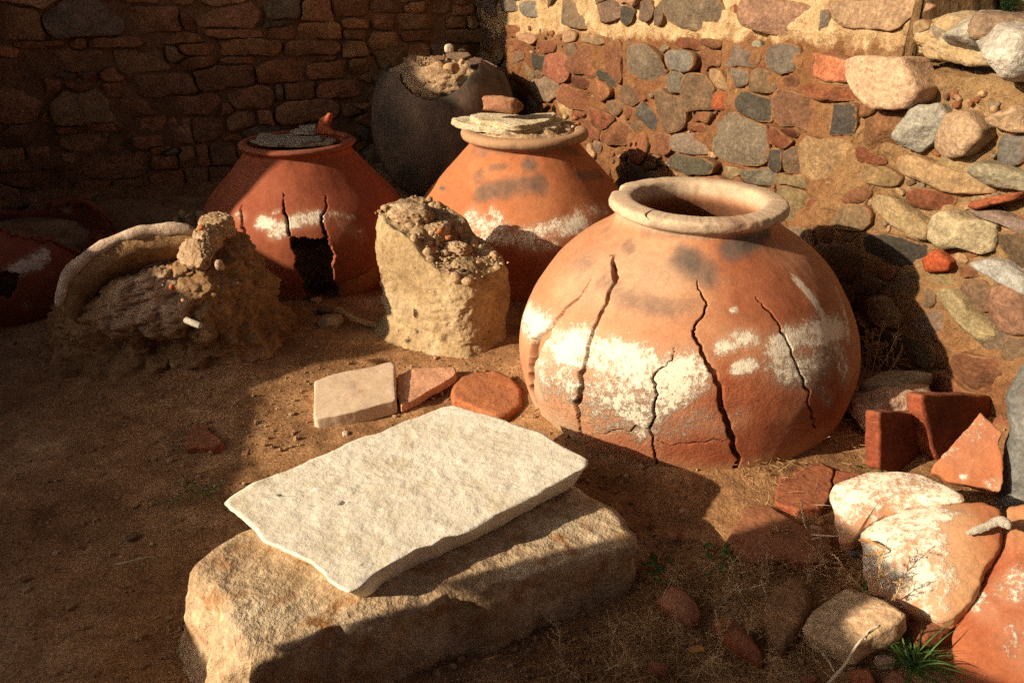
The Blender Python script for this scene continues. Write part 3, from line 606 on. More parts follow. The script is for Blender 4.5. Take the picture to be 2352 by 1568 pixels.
fx = (sunpt(-1.25, QA) - sunpt(-1.24, QA))          # added long stones jutting past the wall end, shaped to shade the block
for k, (p_, zz, sx, sz) in enumerate([(-1.215, .36, .57, .18), (-1.30, .63, .53, .45)]):
    c_ = sunpt(p_, QA - .09); rock('stone', np.array([c_[0], c_[1], zz - tel * (QA - .09)]) - FW.C, (sx, .22, sz), M['stone'], (0, 0, math.atan2(fx[1], fx[0])), FW.root, BRG, seed=981 + k, sub=4, box=.93, cuts=0, amp=.008, fine=.006)
# taller unseen wall towards the sun, added to block low sky light
BW = make_wall_frame(tuple(sunpt(3, -8)), tuple(sunpt(-10, -8) - sunpt(3, -8)), lambda t, z: 0.0); BW.N = -BW.N
build_wall('sky_block_wall', BW, np.linspace(0, 13, 160), lambda T: T * 0 + tel * 8 - .2, lambda T: T * 0 + .4, M['mortar'], 'added unseen tall wall beyond the side wall, blocking low sky light', 'stone wall', .03, 71)
BW.root['kind'] = 'thing'

# ---------------------------------------------------------------- ground, sheet to the horizon
def axis_lines(lo, hi, d, far, f=1.22):
    c = list(np.arange(lo, hi + 1e-6, d)); s = d; x = lo; a = []
    while x > -far: s *= f; x -= s; a.append(x)
    s = d; x = hi; b = []
    while x < far: s *= f; x += s; b.append(x)
    return np.array(a[::-1] + c + b)
gx = axis_lines(-2.3, 2.4, .0135, 150); gy = axis_lines(1.15, 4.3, .0135, 150)
X, Y = np.meshgrid(gx, gy); Pg = np.stack([X, Y, X * 0], -1)
Zg = ground_z(X, Y); near = sstep(9, 5, np.hypot(X, Y - 2.5))
Zg = Zg + near * (.007 * fbm(Pg, 17, 4, 21, .6) + .004 * np.clip(fbm(Pg, 45, 3, 25), 0, 1))
go = mesh_obj('ground', np.stack([X, Y, Zg], -1).reshape(-1, 3), grid_faces(len(gy), len(gx)), M['ground'])
tag(go, kind='structure')
go.data.materials.append(M['outside'])
cx = (X[:-1, :-1] + X[1:, 1:]) / 2; cy = (Y[:-1, :-1] + Y[1:, 1:]) / 2
dr = (cx - WR.C[0]) * WR.N[0] + (cy - WR.C[1]) * WR.N[1]
go.data.polygons.foreach_set('material_index', (dr < -.42).astype(np.int32).ravel())

# ---------------------------------------------------------------- the big storage jars
def spline(pts, n):
    p = np.asarray(pts, float); q = np.vstack([2 * p[0] - p[1], p, 2 * p[-1] - p[-2]]); out = []
    for i in range(len(p) - 1):
        a, b, c, d = q[i:i + 4]
        for t in np.linspace(0, 1, 24, endpoint=False):
            out.append(.5 * ((2 * b) + (-a + c) * t + (2 * a - 5 * b + 4 * c - d) * t * t + (-a + 3 * b - 3 * c + d) * t ** 3))
    out.append(p[-1]); out = np.array(out); s = np.r_[0, np.cumsum(np.linalg.norm(np.diff(out, axis=0), axis=1))]
    u = np.linspace(0, s[-1], n); return np.stack([np.interp(u, s, out[:, 0]), np.interp(u, s, out[:, 1])], 1)

class Jar:
    def __init__(s, axis, body, nbody=240): s.ax = np.array(axis, float); s.pr = spline(body, nbody); k = int(np.argmax(s.pr[:, 1])); s.zz = s.pr[:k + 1, 1]; s.rr = s.pr[:k + 1, 0]
    def r(s, z): return np.interp(z, s.zz, s.rr)
    def hit(s, u, v):
        d = ray(u, v); d = d / np.linalg.norm(d); c = s.ax - CAM; t0 = math.hypot(c[0], c[1]) - 1.0
        best = None
        for t in np.arange(t0, t0 + 2.4, .004):
            p = CAM + d * t - np.array([s.ax[0], s.ax[1], s.ax[2]]); rad = math.hypot(p[0], p[1]); g = rad - s.r(p[2])
            if best is None or g < best[0]: best = (g, math.atan2(p[1], p[0]), p[2])
            if g < 0: break
        tc = math.atan2(-s.ax[1], -s.ax[0]); return tc + math.atan2(math.sin(best[1] - tc), math.cos(best[1] - tc)), best[2]

def seg_dist(P, poly, wid):
    """distance of points to a polyline and its half-width there"""
    D = np.full(len(P), 9.0); W = np.full(len(P), .001)
    for a in range(len(poly) - 1):
        A, B = poly[a], poly[a + 1]; AB = B - A; t = np.clip(((P - A) @ AB) / (AB @ AB + 1e-12), 0, 1)
        d = np.linalg.norm(P - A - t[:, None] * AB, axis=1); w = wid[a] + (wid[a + 1] - wid[a]) * t; k = (d / w) < (D / W)
        D[k] = d[k]; W[k] = w[k]
    return D, W
def jag(pts, wid, rg, amt, sub=4):
    p = [np.asarray(q, float) for q in pts]; o = [p[0]]; w = [wid[0]]
    for a in range(len(p) - 1):
        ln = np.linalg.norm(p[a + 1] - p[a]); nrm = np.array([-(p[a + 1] - p[a])[1], (p[a + 1] - p[a])[0]]) / (ln + 1e-9)
        for k in range(1, sub + 1):
            f = k / sub; q = p[a] + (p[a + 1] - p[a]) * f
            if k < sub: q = q + nrm * rg.normal() * amt * ln
            o.append(q); w.append((wid[a] + (wid[a + 1] - wid[a]) * f) * (rg.uniform(.7, 1.25) if k < sub else 1))
    return np.array(o), np.array(w)

def build_jar(name, J, inner, mat, label, ncol=(430, 90), cracks=(), lime=(), soot=(), pale=(), red=(), dust=(), rough=(), hole=None, seed=0, warp=.012, rimfn=None, wall=.03, group=None, rimpale=None):
    rg = np.random.RandomState(seed)
    th_c = math.atan2(-J.ax[1], -J.ax[0])
    th = np.r_[np.linspace(th_c - R(105), th_c + R(105), ncol[0], endpoint=False), np.linspace(th_c + R(105), th_c + R(255), ncol[1], endpoint=False)]
    pr = J.pr; nb = len(pr)
    if inner is not None: pr = np.vstack([pr, spline(inner, 60)[1:]])
    nr, nc = len(pr), len(th)
    Rr = pr[:, 0][:, None] * np.ones(nc); Zz = pr[:, 1][:, None] * np.ones(nc); TH = th[None, :] * np.ones((nr, 1))
    D3 = np.stack([np.cos(TH), np.sin(TH), Zz * 2.0], -1)
    wv = fbm(D3 + seed, 1.1, 3, seed) * warp + fbm(D3 + seed, 7, 3, seed + 1) * .0018
    Rr = Rr + wv
    if rimfn is not None: Rr, Zz = rimfn(TH, Rr, Zz)
    P = np.stack([Rr * np.cos(TH), Rr * np.sin(TH), Zz], -1)
    outer = (np.arange(nr) < nb)[:, None] * np.ones(nc)
    cut = np.zeros((nr, nc)); ck = np.zeros((nr, nc))
    # normals
    dP = np.gradient(P, axis=0); tang = np.stack([-np.sin(TH), np.cos(TH), TH * 0], -1); Nn = np.cross(tang, dP); Nn /= np.linalg.norm(Nn, axis=-1)[..., None] + 1e-9
    def loc_metric(tc, zc):                      # local metres around a point of the surface
        r0 = max(float(J.r(zc)), .1); return np.stack([np.arctan2(np.sin(TH - tc), np.cos(TH - tc)) * r0, Zz - zc], -1)
    for cr in cracks:
        pts, ws = cr[0], cr[1]; tz = np.array([J.hit(u, v) for u, v in pts]); tc, zc = tz.mean(0); r0 = float(J.r(zc))
        q = np.stack([(tz[:, 0] - tc) * r0, tz[:, 1] - zc], -1); q, w = jag(q, ws, rg, cr[2] if len(cr) > 2 else .07)
        LM = loc_metric(tc, zc); m = (np.abs(LM[..., 0]) < .5) & (outer > 0)
        d, w2 = seg_dist(LM[m], q, w)
        g = sstep(1.25, .55, d / np.maximum(w2, .0012)); dep = np.clip(w2 * 9, .008, .06)
        cut[m] = np.maximum(cut[m], g * dep); ck[m] = np.maximum(ck[m], g)
    P = P - Nn * cut[..., None]
    def paint(lst):
        A = np.zeros((nr, nc))
        for it in lst:
            pts, rad, amt = it[0], it[1], it[2]
            tz = np.array([J.hit(u, v) for u, v in pts]); tc, zc = tz.mean(0); r0 = float(J.r(zc))
            q = np.stack([(tz[:, 0] - tc) * r0, tz[:, 1] - zc], -1); LM = loc_metric(tc, zc); LM = LM.reshape(-1, 2)
            if len(q) == 1: d = np.linalg.norm(LM - q[0], axis=1)
            else: d, _ = seg_dist(LM, q, np.full(len(q), .01))
            A = np.maximum(A, (amt * sstep(1.0, .15, d / rad)).reshape(nr, nc))
        return A * outer
    attrs = {k: paint(v).ravel() for k, v in (('lime', lime), ('soot', soot), ('pale', pale), ('red', red), ('dust', dust), ('rough', rough))}
    if rimpale: attrs['pale'] = np.maximum(attrs['pale'], (.95 * sstep(rimpale - .012, rimpale + .006, Zz) * (Rr > .2)).ravel())
    attrs['crack'] = ck.ravel()
    F = grid_faces(nr, nc, True)
    if hole is not None:
        tz = np.array([J.hit(u, v) for u, v in hole]); tc, zc = tz.mean(0); r0 = float(J.r(zc)); q = np.stack([(tz[:, 0] - tc) * r0, tz[:, 1] - zc], -1)
        q, _ = jag(np.vstack([q, q[:1]]), np.full(len(q) + 1, .01), rg, .05, 4)
        cen = P.reshape(-1, 3)[F].mean(1); ct = np.arctan2(cen[:, 1], cen[:, 0]); LX = np.arctan2(np.sin(ct - tc), np.cos(ct - tc)) * r0; LY = cen[:, 2] - zc
        ins = np.zeros(len(F), bool)
        for a in range(len(q) - 1):
            x1, y1 = q[a]; x2, y2 = q[a + 1]; c = ((y1 > LY) != (y2 > LY)); ins ^= c & (LX < (x2 - x1) * (LY - y1) / (y2 - y1 + 1e-12) + x1)
        ins &= np.cos(ct - th_c) > 0
        F = F[~ins]
    root = empty(name, J.ax, label, 'clay jar', group)
    o = mesh_obj('body', P.reshape(-1, 3), F, mat, root)
    for k, v in attrs.items(): attr(o, k, v)
    if inner is None:
        md = o.modifiers.new('wall', 'SOLIDIFY'); md.thickness = wall; md.offset = -1
    return root

# the big jar in front
JB = Jar((.656, 2.86, 0), [(.40, -.30), (.49, -.16), (.545, -.06), (.585, .03), (.612, .12), (.625, .20), (.627, .27), (.612, .35), (.572, .445), (.500, .555), (.415, .635), (.33, .692), (.297, .720), (.283, .748), (.290, .764), (.304, .769), (.312, .780), (.311, .796), (.304, .806), (.280, .810), (.252, .811), (.234, .806), (.227, .795)], 450)
def rim_chip(TH, Rr, Zz):
    tc = JB.hit(1418, 432)[0]; d = np.arctan2(np.sin(TH - tc), np.cos(TH - tc)); m = np.exp(-(d / .075) ** 2) * (Zz > .748) * (Rr > .28)
    d2 = np.exp(-((d + .11) / .03) ** 2) * (Zz > .748) * (Rr > .28)
    nz = fbm(np.stack([np.cos(TH), np.sin(TH), Zz * 6], -1), 14, 3, 5) * .0022 * (Zz > .745)
    return Rr - .045 * m - .018 * d2 + nz, Zz - .012 * m * (Zz > .78) + nz * .7
vb = lambda pts: K('v', pts)
k5 = lambda pts: [(752.6 + .36 * x, 423.4 + .36 * y) for x, y in pts]
k6 = lambda pts: K('k6', pts)
big = build_jar('storage_jar', JB, [(.227, .795), (.226, .775), (.235, .74), (.30, .68), (.47, .54), (.57, .40), (.59, .26), (.56, .08), (.42, -.08), (.2, -.14), (.01, -.15)], M['jar_big'],
    'largest terracotta storage jar in front, cracked, pale open rim and broken white lime band', ncol=(640, 90), rimpale=.752, cracks=[
    (k5([(1805,450),(1825,510),(1845,600),(1820,650),(1780,760),(1730,860),(1690,960),(1665,1060),(1640,1180),(1610,1320),(1595,1430),(1605,1500),(1625,1600)]), [.003,.006,.009,.007,.006,.006,.006,.006,.007,.009,.009,.006,.003], .07),
    (k5([(1680,605),(1620,700),(1540,770),(1450,870),(1405,950),(1345,1000),(1310,1090),(1300,1190),(1305,1330),(1340,1430),(1358,1490)]), [.002,.003,.005,.008,.018,.026,.028,.028,.024,.016,.006], .06),
    (k5([(1240,830),(1262,900),(1290,950),(1320,990)]), [.002,.0035,.003,.003]),
    (k5([(2210,1040),(2200,1120),(2110,1180),(2075,1230),(2090,1290),(2105,1340),(2085,1410),(2065,1540)]) + [(1500, 1010), (1505, 1050), (1508, 1075)], [.001,.0015,.002,.003,.003,.003,.003,.0035,.003,.003,.002]),
    (k6([(265,600),(270,660),(325,740),(310,820),(250,900),(245,960),(290,1060),(345,1150),(385,1250),(420,1400),(470,1530)]) + [(1682, 1020), (1690, 1085)], [.001,.002,.003,.003,.003,.004,.005,.006,.006,.008,.008,.007,.005]),
    (k6([(630,710),(700,790),(790,900),(850,1020),(905,1150),(950,1290),(1000,1450),(1020,1550)]), [.001,.0025,.003,.003,.003,.0025,.0025,.002]),
    (k5([(1520,420),(1440,500),(1360,610)]), [.001,.0018,.001]),
    (vb([(1375, 995), (1430, 985), (1495, 985)]), [.001,.002,.002]), (vb([(1510, 1010), (1580, 1018), (1660, 1012)]), [.001,.002,.001]),
    (vb([(1490, 470), (1492, 505)]), [.0015, .0015])],
    lime=[(vb([(1205,725),(1250,760),(1290,790)]), .10, 1.08), (vb([(1290,800),(1360,810),(1440,840),(1520,865),(1580,855)]), .125, 1.12), (vb([(1390,880),(1450,930),(1480,960)]), .14, 1.0), (vb([(1240,850),(1300,880),(1380,940)]), .14, .80),
          (vb([(1510,940),(1570,890),(1590,870)]), .09, 1.0), (vb([(1655,800),(1690,775),(1730,775)]), .04, 1.0), (vb([(1690,845),(1730,835)]), .035, 1.1), (vb([(1590,835),(1600,860)]), .035, .9),
          (vb([(1780,800),(1830,775),(1880,765),(1930,745)]), .07, 1.1), (vb([(1790,840),(1850,850),(1890,830)]), .10, .85), (vb([(1830,645),(1870,690),(1890,730),(1900,760)]), .034, 1.1), (vb([(1925,670),(1945,730),(1950,780)]), .035, .9), (vb([(1920,800),(1945,860)]), .08, .75),
          (vb([(1690,710),(1680,712)]), .014, .9), (vb([(1540,985),(1610,960)]), .08, .65), (vb([(1880,890),(1905,920)]), .04, .7), (vb([(1380,985),(1440,975)]), .05, .8), (vb([(1640,990),(1700,960)]), .06, .45)],
    soot=[(vb([(1565,585),(1600,605),(1625,625)]), .058, .88), (vb([(1670,570),(1720,550),(1760,530)]), .052, .98), (vb([(1440,560),(1450,575)]), .03, .7), (vb([(1350,600),(1310,590)]), .06, .42), (vb([(1380,650),(1440,690),(1520,705),(1600,700)]), .045, .46),
          (vb([(1480,530),(1560,535),(1640,535)]), .04, .5), (vb([(1460,440),(1500,424),(1590,418),(1690,432)]), .02, .75), (vb([(1735,470),(1690,480)]), .015, .5), (vb([(1500,520),(1600,525),(1700,520)]), .03, .45), (vb([(1410,500),(1400,520)]), .04, .45)],
    pale=[(vb([(1400,470),(1480,495),(1600,505),(1700,500),(1790,480)]), .075, 1.0), (vb([(1420,440),(1500,410),(1600,400),(1700,412),(1780,440)]), .09, 1.0), (vb([(1330,640),(1420,640),(1520,640)]), .16, .40), (vb([(1240,960),(1300,1000)]), .16, .7), (vb([(1255,800),(1240,900)]), .10, .6)],
    red=[(vb([(1640,900),(1720,950),(1780,900)]), .22, 1.0), (vb([(1560,1000),(1650,1030),(1750,1000)]), .16, 1.1), (vb([(1720,640),(1800,700),(1880,800),(1900,920)]), .26, .85), (vb([(1400,1000),(1480,1020)]), .08, .6)],
    dust=[(vb([(1260,980),(1340,1040),(1430,1070)]), .10, .75), (vb([(1500,1090),(1600,1095),(1690,1085),(1800,1050),(1880,1005)]), .075, .8)],
    rough=[(vb([(1300,950),(1500,990),(1700,980),(1880,920)]), .30, 1.0)], seed=3, warp=.010, rimfn=rim_chip)

JM = Jar((.068, 4.38, 0), [(.42, -.3), (.50, -.12), (.575, .05), (.60, .18), (.597, .28), (.562, .375), (.49, .465), (.405, .56), (.335, .635), (.298, .675), (.288, .695), (.300, .708), (.326, .720), (.334, .738), (.328, .757), (.310, .766), (.285, .766), (.262, .758)], 220)
mid = build_jar('storage_jar', JM, [(.262, .758), (.25, .73), (.26, .68), (.44, .5), (.55, .3), (.5, 0), (.2, -.12), (.01, -.12)], M['jar_mid'],
    'orange storage jar with pale stone slabs laid over its mouth', ncol=(330, 70), rimpale=.708, seed=8,
    lime=[(vb([(1080,495),(1110,520),(1160,530)]), .07, .78), (vb([(1090,535),(1180,545),(1270,530),(1340,510)]), .075, .80), (vb([(1200,560),(1270,560)]), .06, .72), (vb([(1330,490),(1390,480)]), .05, .55), (vb([(1130,480),(1150,500)]), .03, .8)],
    soot=[(vb([(1210,378),(1220,380)]), .05, .85), (vb([(1110,440),(1180,430),(1240,420)]), .075, .80), (vb([(1100,400),(1105,410)]), .05, .55), (vb([(1090,345),(1180,345),(1280,340),(1330,350)]), .05, .6), (vb([(1330,405),(1380,400)]), .04, .7), (vb([(1013,430),(1022,434)]), .015, .9), (vb([(1160,380),(1130,385)]), .03, .6)],
    pale=[(vb([(1065,305),(1120,320),(1210,322),(1300,310),(1350,295)]), .05, .9)], red=[(vb([(1100,580),(1200,600),(1300,560)]), .2, .9)], dust=[(vb([(1070,310),(1210,325),(1340,305)]), .035, .5)])

JL = Jar((-1.105, 4.30, 0), [(.34, -.25), (.42, -.10), (.475, .02), (.515, .14), (.532, .25), (.522, .35), (.470, .445), (.380, .54), (.305, .625), (.272, .660), (.266, .678), (.283, .694), (.292, .706), (.283, .718), (.262, .722), (.243, .715)], 230)
left = build_jar('storage_jar', JL, None, M['jar_red'], 'deep red storage jar with a jagged hole broken in its belly', ncol=(340, 70), seed=14, wall=.026,
    hole=vb([(664,538),(684,546),(700,543),(725,549),(752,541),(756,560),(773,588),(763,610),(768,640),(783,668),(770,700),(735,714),(692,706),(702,680),(689,640),(675,612),(681,590),(668,570)]),
    cracks=[(vb([(650,440),(652,470),(660,500),(664,540)]), [.001,.004,.005,.005]), (vb([(748,445),(752,470),(738,495),(742,520),(752,545)]), [.001,.003,.004,.005,.005]), (vb([(557,470),(556,500),(562,540),(570,620),(580,660)]), [.003,.005,.005,.005,.004]),
            (vb([(775,655),(830,630),(868,612)]), [.002,.003,.001])],
    lime=[(vb([(600,510),(640,522),(690,505),(735,500)]), .055, .92), (vb([(625,540),(655,530)]), .045, .9), (vb([(545,495),(560,500)]), .035, .5), (vb([(800,500),(812,500)]), .02, .6), (vb([(865,510),(868,512)]), .018, .9), (vb([(785,515),(830,540)]), .05, .4), (vb([(630,487),(640,485)]), .018, .75), (vb([(760,490),(790,495)]), .03, .5)],
    soot=[(vb([(570,345),(640,350),(760,345),(800,340)]), .03, .35)], dust=[(vb([(600,660),(650,690),(700,700),(790,672),(850,640)]), .09, .7)], red=[(vb([(600,600),(800,600)]), .22, .5)], rough=[(vb([(800,600),(830,560)]), .2, .4)])
rock('earth_fill', (.05, -.02, .02), (.62, .60, .50), M['clod'], (0, 0, .4), left, seed=5, sub=5, box=.2, cuts=3, amp=.1, fine=.04)

JK = Jar((-.47, 5.86, 0), [(.10, -.02), (.24, .03), (.36, .11), (.45, .25), (.492, .42), (.498, .58), (.470, .74), (.41, .86), (.335, .935), (.30, .955)], 110)
def black_break(TH, Rr, Zz):
    n = fbm(np.stack([np.cos(TH), np.sin(TH), TH * 0], -1), 2.2, 3, 4); lim = .90 + .07 * n - .15 * np.exp(-((np.cos(TH + 1.65) - 1) / .16) ** 2)
    return np.where(Zz > lim, np.interp(lim, JK.zz, JK.rr), Rr), np.minimum(Zz, lim)
black = build_jar('black_jar', JK, None, M['jar_black'], 'round soot-blackened jar filled with earth, in the corner of the walls', ncol=(200, 60), seed=21, rimfn=black_break, wall=.025)
for o in (black,): o['category'] = 'clay jar'
# ---------------------------------------------------------------- earth stumps
def loft_geo(levels, n=150, m=90, amp=.02, fine=.008, seed=0, topn=.02, slope=(0, 0), hook=None, caps=26, lump=.0):
    lv = np.array(levels, float); h = np.linspace(lv[0, 0], lv[-1, 0], m)
    cs = [np.interp(h, lv[:, 0], lv[:, k]) for k in range(1, 7)]
    th = np.linspace(0, 2 * math.pi, n, endpoint=False); V = []
    def ring(k, s=1.0):
        cx, cy, rx, ry, rot, e = [c[k] for c in cs]; c, sn = np.cos(th), np.sin(th)
        x = np.abs(c) ** (2 / e) * np.sign(c) * rx * s; y = np.abs(sn) ** (2 / e) * np.sign(sn) * ry * s; q = R(rot)
        return np.c_[cx + x * math.cos(q) - y * math.sin(q), cy + x * math.sin(q) + y * math.cos(q), np.full(n, h[k])]
    for k in range(m): V.append(ring(k))
    for k in range(1, caps): V.append(ring(m - 1, 1 - k / caps))
    V = np.array(V); ctr = np.array([cs[0][-1], cs[1][-1]])
    body = np.zeros(V.shape[:2]); body[:m] = 1
    P = V.reshape(-1, 3); B = body.ravel()
    hn = np.clip((P[:, 2] - h[0]) / (h[-1] - h[0]), 0, 1)
    P[:, 2] += hn ** 1.5 * (slope[0] * (P[:, 0] - ctr[0]) + slope[1] * (P[:, 1] - ctr[1]))
    rad = np.c_[P[:, :2] - ctr, P[:, 2] * 0]; rl = np.linalg.norm(rad, axis=1)[:, None] + 1e-6; rad /= rl
    big = fbm(P + seed, 4, 4, seed, .55); fn = fbm(P + seed, 28, 4, seed + 4, .6); lm = np.abs(fbm(P + seed, 11, 3, seed + 6))
    d = (big * amp * 2 + fn * fine * 2 + lm * lump) * (.35 + .65 * np.clip(hn * 3, 0, 1))
    P += rad * (d * B)[:, None]; P[:, 2] += (1 - B) * (fbm(P + seed, 9, 5, seed + 8, .65) * topn * 2 + .01)
    if hook is not None: P = hook(P, B, hn, ctr)
    f = [tuple(q) for q in grid_faces(len(V), n, True)]; P = np.vstack([P, P[-n:].mean(0)]); ci = len(P) - 1; b = ci - n
    f += [(b + k, b + (k + 1) % n, ci) for k in range(n)]
    return P, f
def tube_geo(pts, rad, n=10, squash=1.0):
    p = np.asarray(pts, float); t = np.gradient(p, axis=0); t /= np.linalg.norm(t, axis=1)[:, None] + 1e-9
    ref = np.array([0, 0, 1.0]); s = np.cross(t, ref); s /= np.linalg.norm(s, axis=1)[:, None] + 1e-9; u = np.cross(s, t)
    a = np.linspace(0, 2 * math.pi, n, endpoint=False); rad = np.ones(len(p)) * rad
    V = p[:, None, :] + (np.cos(a)[None, :, None] * s[:, None, :] + np.sin(a)[None, :, None] * u[:, None, :] * squash) * rad[:, None, None]
    f = [tuple(q) for q in grid_faces(len(p), n, True)]; P = V.reshape(-1, 3)
    f += [tuple(range(n))[::-1], tuple((len(p) - 1) * n + k for k in range(n))]
    return P, f
def smooth_path(pts, n):
    p = np.asarray(pts, float); q = np.vstack([2 * p[0] - p[1], p, 2 * p[-1] - p[-2]]); o = []
    for i in range(len(p) - 1):
        a, b, c, d = q[i:i + 4]
        for t in np.linspace(0, 1, 16, endpoint=False): o.append(.5 * ((2 * b) + (-a + c) * t + (2 * a - 5 * b + 4 * c - d) * t * t + (-a + 3 * b - 3 * c + d) * t ** 3))
    o.append(p[-1]); o = np.array(o); s = np.r_[0, np.cumsum(np.linalg.norm(np.diff(o, axis=0), axis=1))]; u = np.linspace(0, s[-1], n)
    return np.stack([np.interp(u, s, o[:, k]) for k in range(3)], 1)

# the yellow mud stump between the jars
def stump_hook(P, B, hn, ctr):
    x = P[:, 0] - ctr[0]; y = P[:, 1] - ctr[1]
    w = x * math.cos(R(-38)) + y * math.sin(R(-38))            # along its length, + to the right front
    step = sstep(-.02, .06, w) * .05 * sstep(.55, 1.0, hn); P[:, 2] -= step
    return P
st = empty('earth_stump', (-.30, 3.42, 0), 'yellowish mud stump with a crumbling sloped top between the jars', 'earth stump')
P, f = loft_geo([(-.08, -.05, .0, .40, .30, -38, 2.4), (.02, -.02, 0, .32, .225, -38, 2.8), (.10, 0, 0, .275, .185, -38, 3.2), (.28, 0, 0, .285, .185, -38, 3.6), (.42, -.005, .005, .29, .19, -38, 3.6), (.50, -.005, .01, .275, .175, -38, 3.4)], 240, 130, .011, .006, 5, .014, (-.22, .22), stump_hook, lump=.012)
mesh_obj('body', P, f, M['clay'], st)
for k, (x, y, z, s) in enumerate([(-.15,.09,.545,.19), (-.03,.03,.50,.14), (.06,-.03,.435,.12)]):
    rock('clod', (x, y, z), (s * 1.2, s * .95, s * .6), M['clod'], (0, 0, k * 1.3), st, seed=400 + k, sub=5, box=.35, cuts=2, amp=.09, fine=.07, nsc=2.0)
rg = np.random.RandomState(8); V, F = [], []; v0, f0 = ico(2)
for k in range(260):
    w1, w2 = rg.uniform(-.26, .26), rg.uniform(-.15, .15); x = w1 * math.cos(R(-38)) - w2 * math.sin(R(-38)); y = w1 * math.sin(R(-38)) + w2 * math.cos(R(-38)); s = min(.005 * (1 + rg.pareto(2.)), .024)
    z = .50 - .22 * x + .22 * y - float(sstep(-.02, .06, w1)) * .05 + rg.uniform(-.002, .012); F += [tuple(i + len(v0) * k for i in q) for q in f0]
    V.append(v0 * s * rg.uniform(.55, 1.2, 3) * (1 + .3 * noise(v0 * 1.7 + k, 3))[:, None] + [x, y, z])
o = mesh_obj('crumbs', np.vstack(V), F, M['clod'], st); o['kind'] = 'stuff'
for k, (u, v, zz, s, c) in enumerate([(1012, 530, .53, .05, (.50, .22, .10)), (1062, 622, .40, .03, (.03, .025, .02)), (1075, 628, .39, .03, (.03, .025, .02)), (1095, 615, .39, .02, (.03, .025, .02)), (1030, 545, .52, .03, (.45, .16, .08)), (960, 515, .57, .025, PK)]):
    p = hit_z(u, v, zz); rock('pebble', p - np.array(st.location), (s, s * .8, s * .7), M['terra'], (0, 0, k), st, c, seed=430 + k, sub=3, box=.4, cuts=5)

# the mud-packed jar stump at the left with a pale curved rim
HX, HY = -1.53, 3.32
def heap_hook(P, B, hn, ctr):
    a = np.arctan2(P[:, 1] - ctr[1], P[:, 0] - ctr[0]); z = P[:, 2]
    hol = np.exp(-((np.angle(np.exp(1j * (a + 1.75)))) / .62) ** 2) * np.exp(-((z - .13) / .09) ** 2) * B
    hol2 = np.exp(-((np.angle(np.exp(1j * (a + 2.15)))) / .40) ** 2) * np.exp(-((z - .36) / .05) ** 2) * B * .55
    rad = np.c_[P[:, :2] - ctr, z * 0]; rad /= np.linalg.norm(rad, axis=1)[:, None] + 1e-6
    ub = np.exp(-((a + 1.55) / .42) ** 2) * sstep(.12, .28, z) * B
    q3 = P * 11 + 1.2 * np.stack([noise(P * 6, 1), noise(P * 6, 2), noise(P * 6, 3)], -1)
    blocky = np.abs(noise(q3, 71)) - .25 + .5 * np.round(2.2 * noise(q3 * .7, 73)) / 2.2
    P = P + rad * (ub * (.036 * blocky + .022 * fbm(P, 30, 4, 63, .65) + .06) + B * .012 * fbm(P, 20, 4, 65, .6))[:, None]
    return P - rad * ((hol * .10 + hol2 * .04) * (1 + .6 * fbm(P, 9, 3, 77)))[:, None]
hp = empty('broken_jar_stump', (HX, HY, 0), 'broken jar base packed with crumbling earth under a pale curved rim', 'earth stump')
P, f = loft_geo([(-.10, .03, .0, .66, .48, 0, 2.2), (.0, .02, .0, .53, .38, 0, 2.3), (.12, .01, .0, .48, .33, 0, 2.4), (.28, .01, .0, .43, .28, 0, 2.5), (.38, .02, .01, .37, .23, 0, 2.5), (.43, .03, .01, .31, .18, 0, 2.5)], 420, 200, .034, .012, 9, .03, (.24, .10), heap_hook, lump=.075)
def heap_mat():
    m = M['clay'].copy(); m.name = 'brown_mud'; 
    for n in m.node_tree.nodes:
        if n.type == 'VALTORGB' and abs(n.color_ramp.elements[0].position - .28) < 1e-3:
            for e, c in zip(n.color_ramp.elements, [(.12, .06, .028), (.24, .14, .068), (.34, .22, .12)]): e.color = c4(c)
    return m
M['mud'] = heap_mat(); mc = M['mud'].copy(); mc.name = 'crumbling_mud'; t_ = mc.node_tree; b_ = t_.nodes['Principled BSDF']; src = b_.inputs['Base Color'].links[0].from_socket
at = t_.nodes.new('ShaderNodeAttribute'); at.attribute_name = 'crumb'; mx = t_.nodes.new('ShaderNodeMix'); mx.data_type = 'RGBA'; t_.links.new(at.outputs['Fac'], mx.inputs[0]); t_.links.new(src, mx.inputs[6])
m2 = t_.nodes.new('ShaderNodeMix'); m2.data_type = 'RGBA'; m2.blend_type = 'MULTIPLY'; m2.inputs[0].default_value = 1; t_.links.new(src, m2.inputs[6]); m2.inputs[7].default_value = (1.5, 1.7, 2.3, 1); t_.links.new(m2.outputs[2], mx.inputs[7]); t_.links.new(mx.outputs[2], b_.inputs['Base Color'])
hb = mesh_obj('body', P, f, mc, hp); aa = np.arctan2(P[:, 1], P[:, 0] - .05)
attr(hb, 'crumb', sstep(-.15, .25, np.exp(-((aa + 1.5) / .5) ** 2) * sstep(.12, .3, P[:, 2]) + .35 * fbm(P, 9, 4, 5) - .35))
arc = [(136,705,3.05), (143,672,3.06), (153,640,3.08), (175,612,3.10), (215,580,3.13), (265,553,3.16), (320,535,3.19), (375,527,3.21), (425,528,3.22), (452,534,3.22)]
pts = smooth_path([hit_Y(u, v, y) for u, v, y in arc], 90); tt = np.linspace(0, 1, 90)
rr = np.interp(tt, [0, .25, .6, 1], [.020, .025, .027, .022]) + .003 * np.sin(tt * 9) + .002 * np.sin(tt * 31); rr[:4] *= np.array([.5, .75, .9, 1]); rr[-5:] *= np.array([1, .9, .8, .6, .35])
P, f = tube_geo(pts, rr, 16, 1.0); P = P + .006 * fbm(P, 22, 4, 3)[:, None] * np.array([1, 1, 1.2])
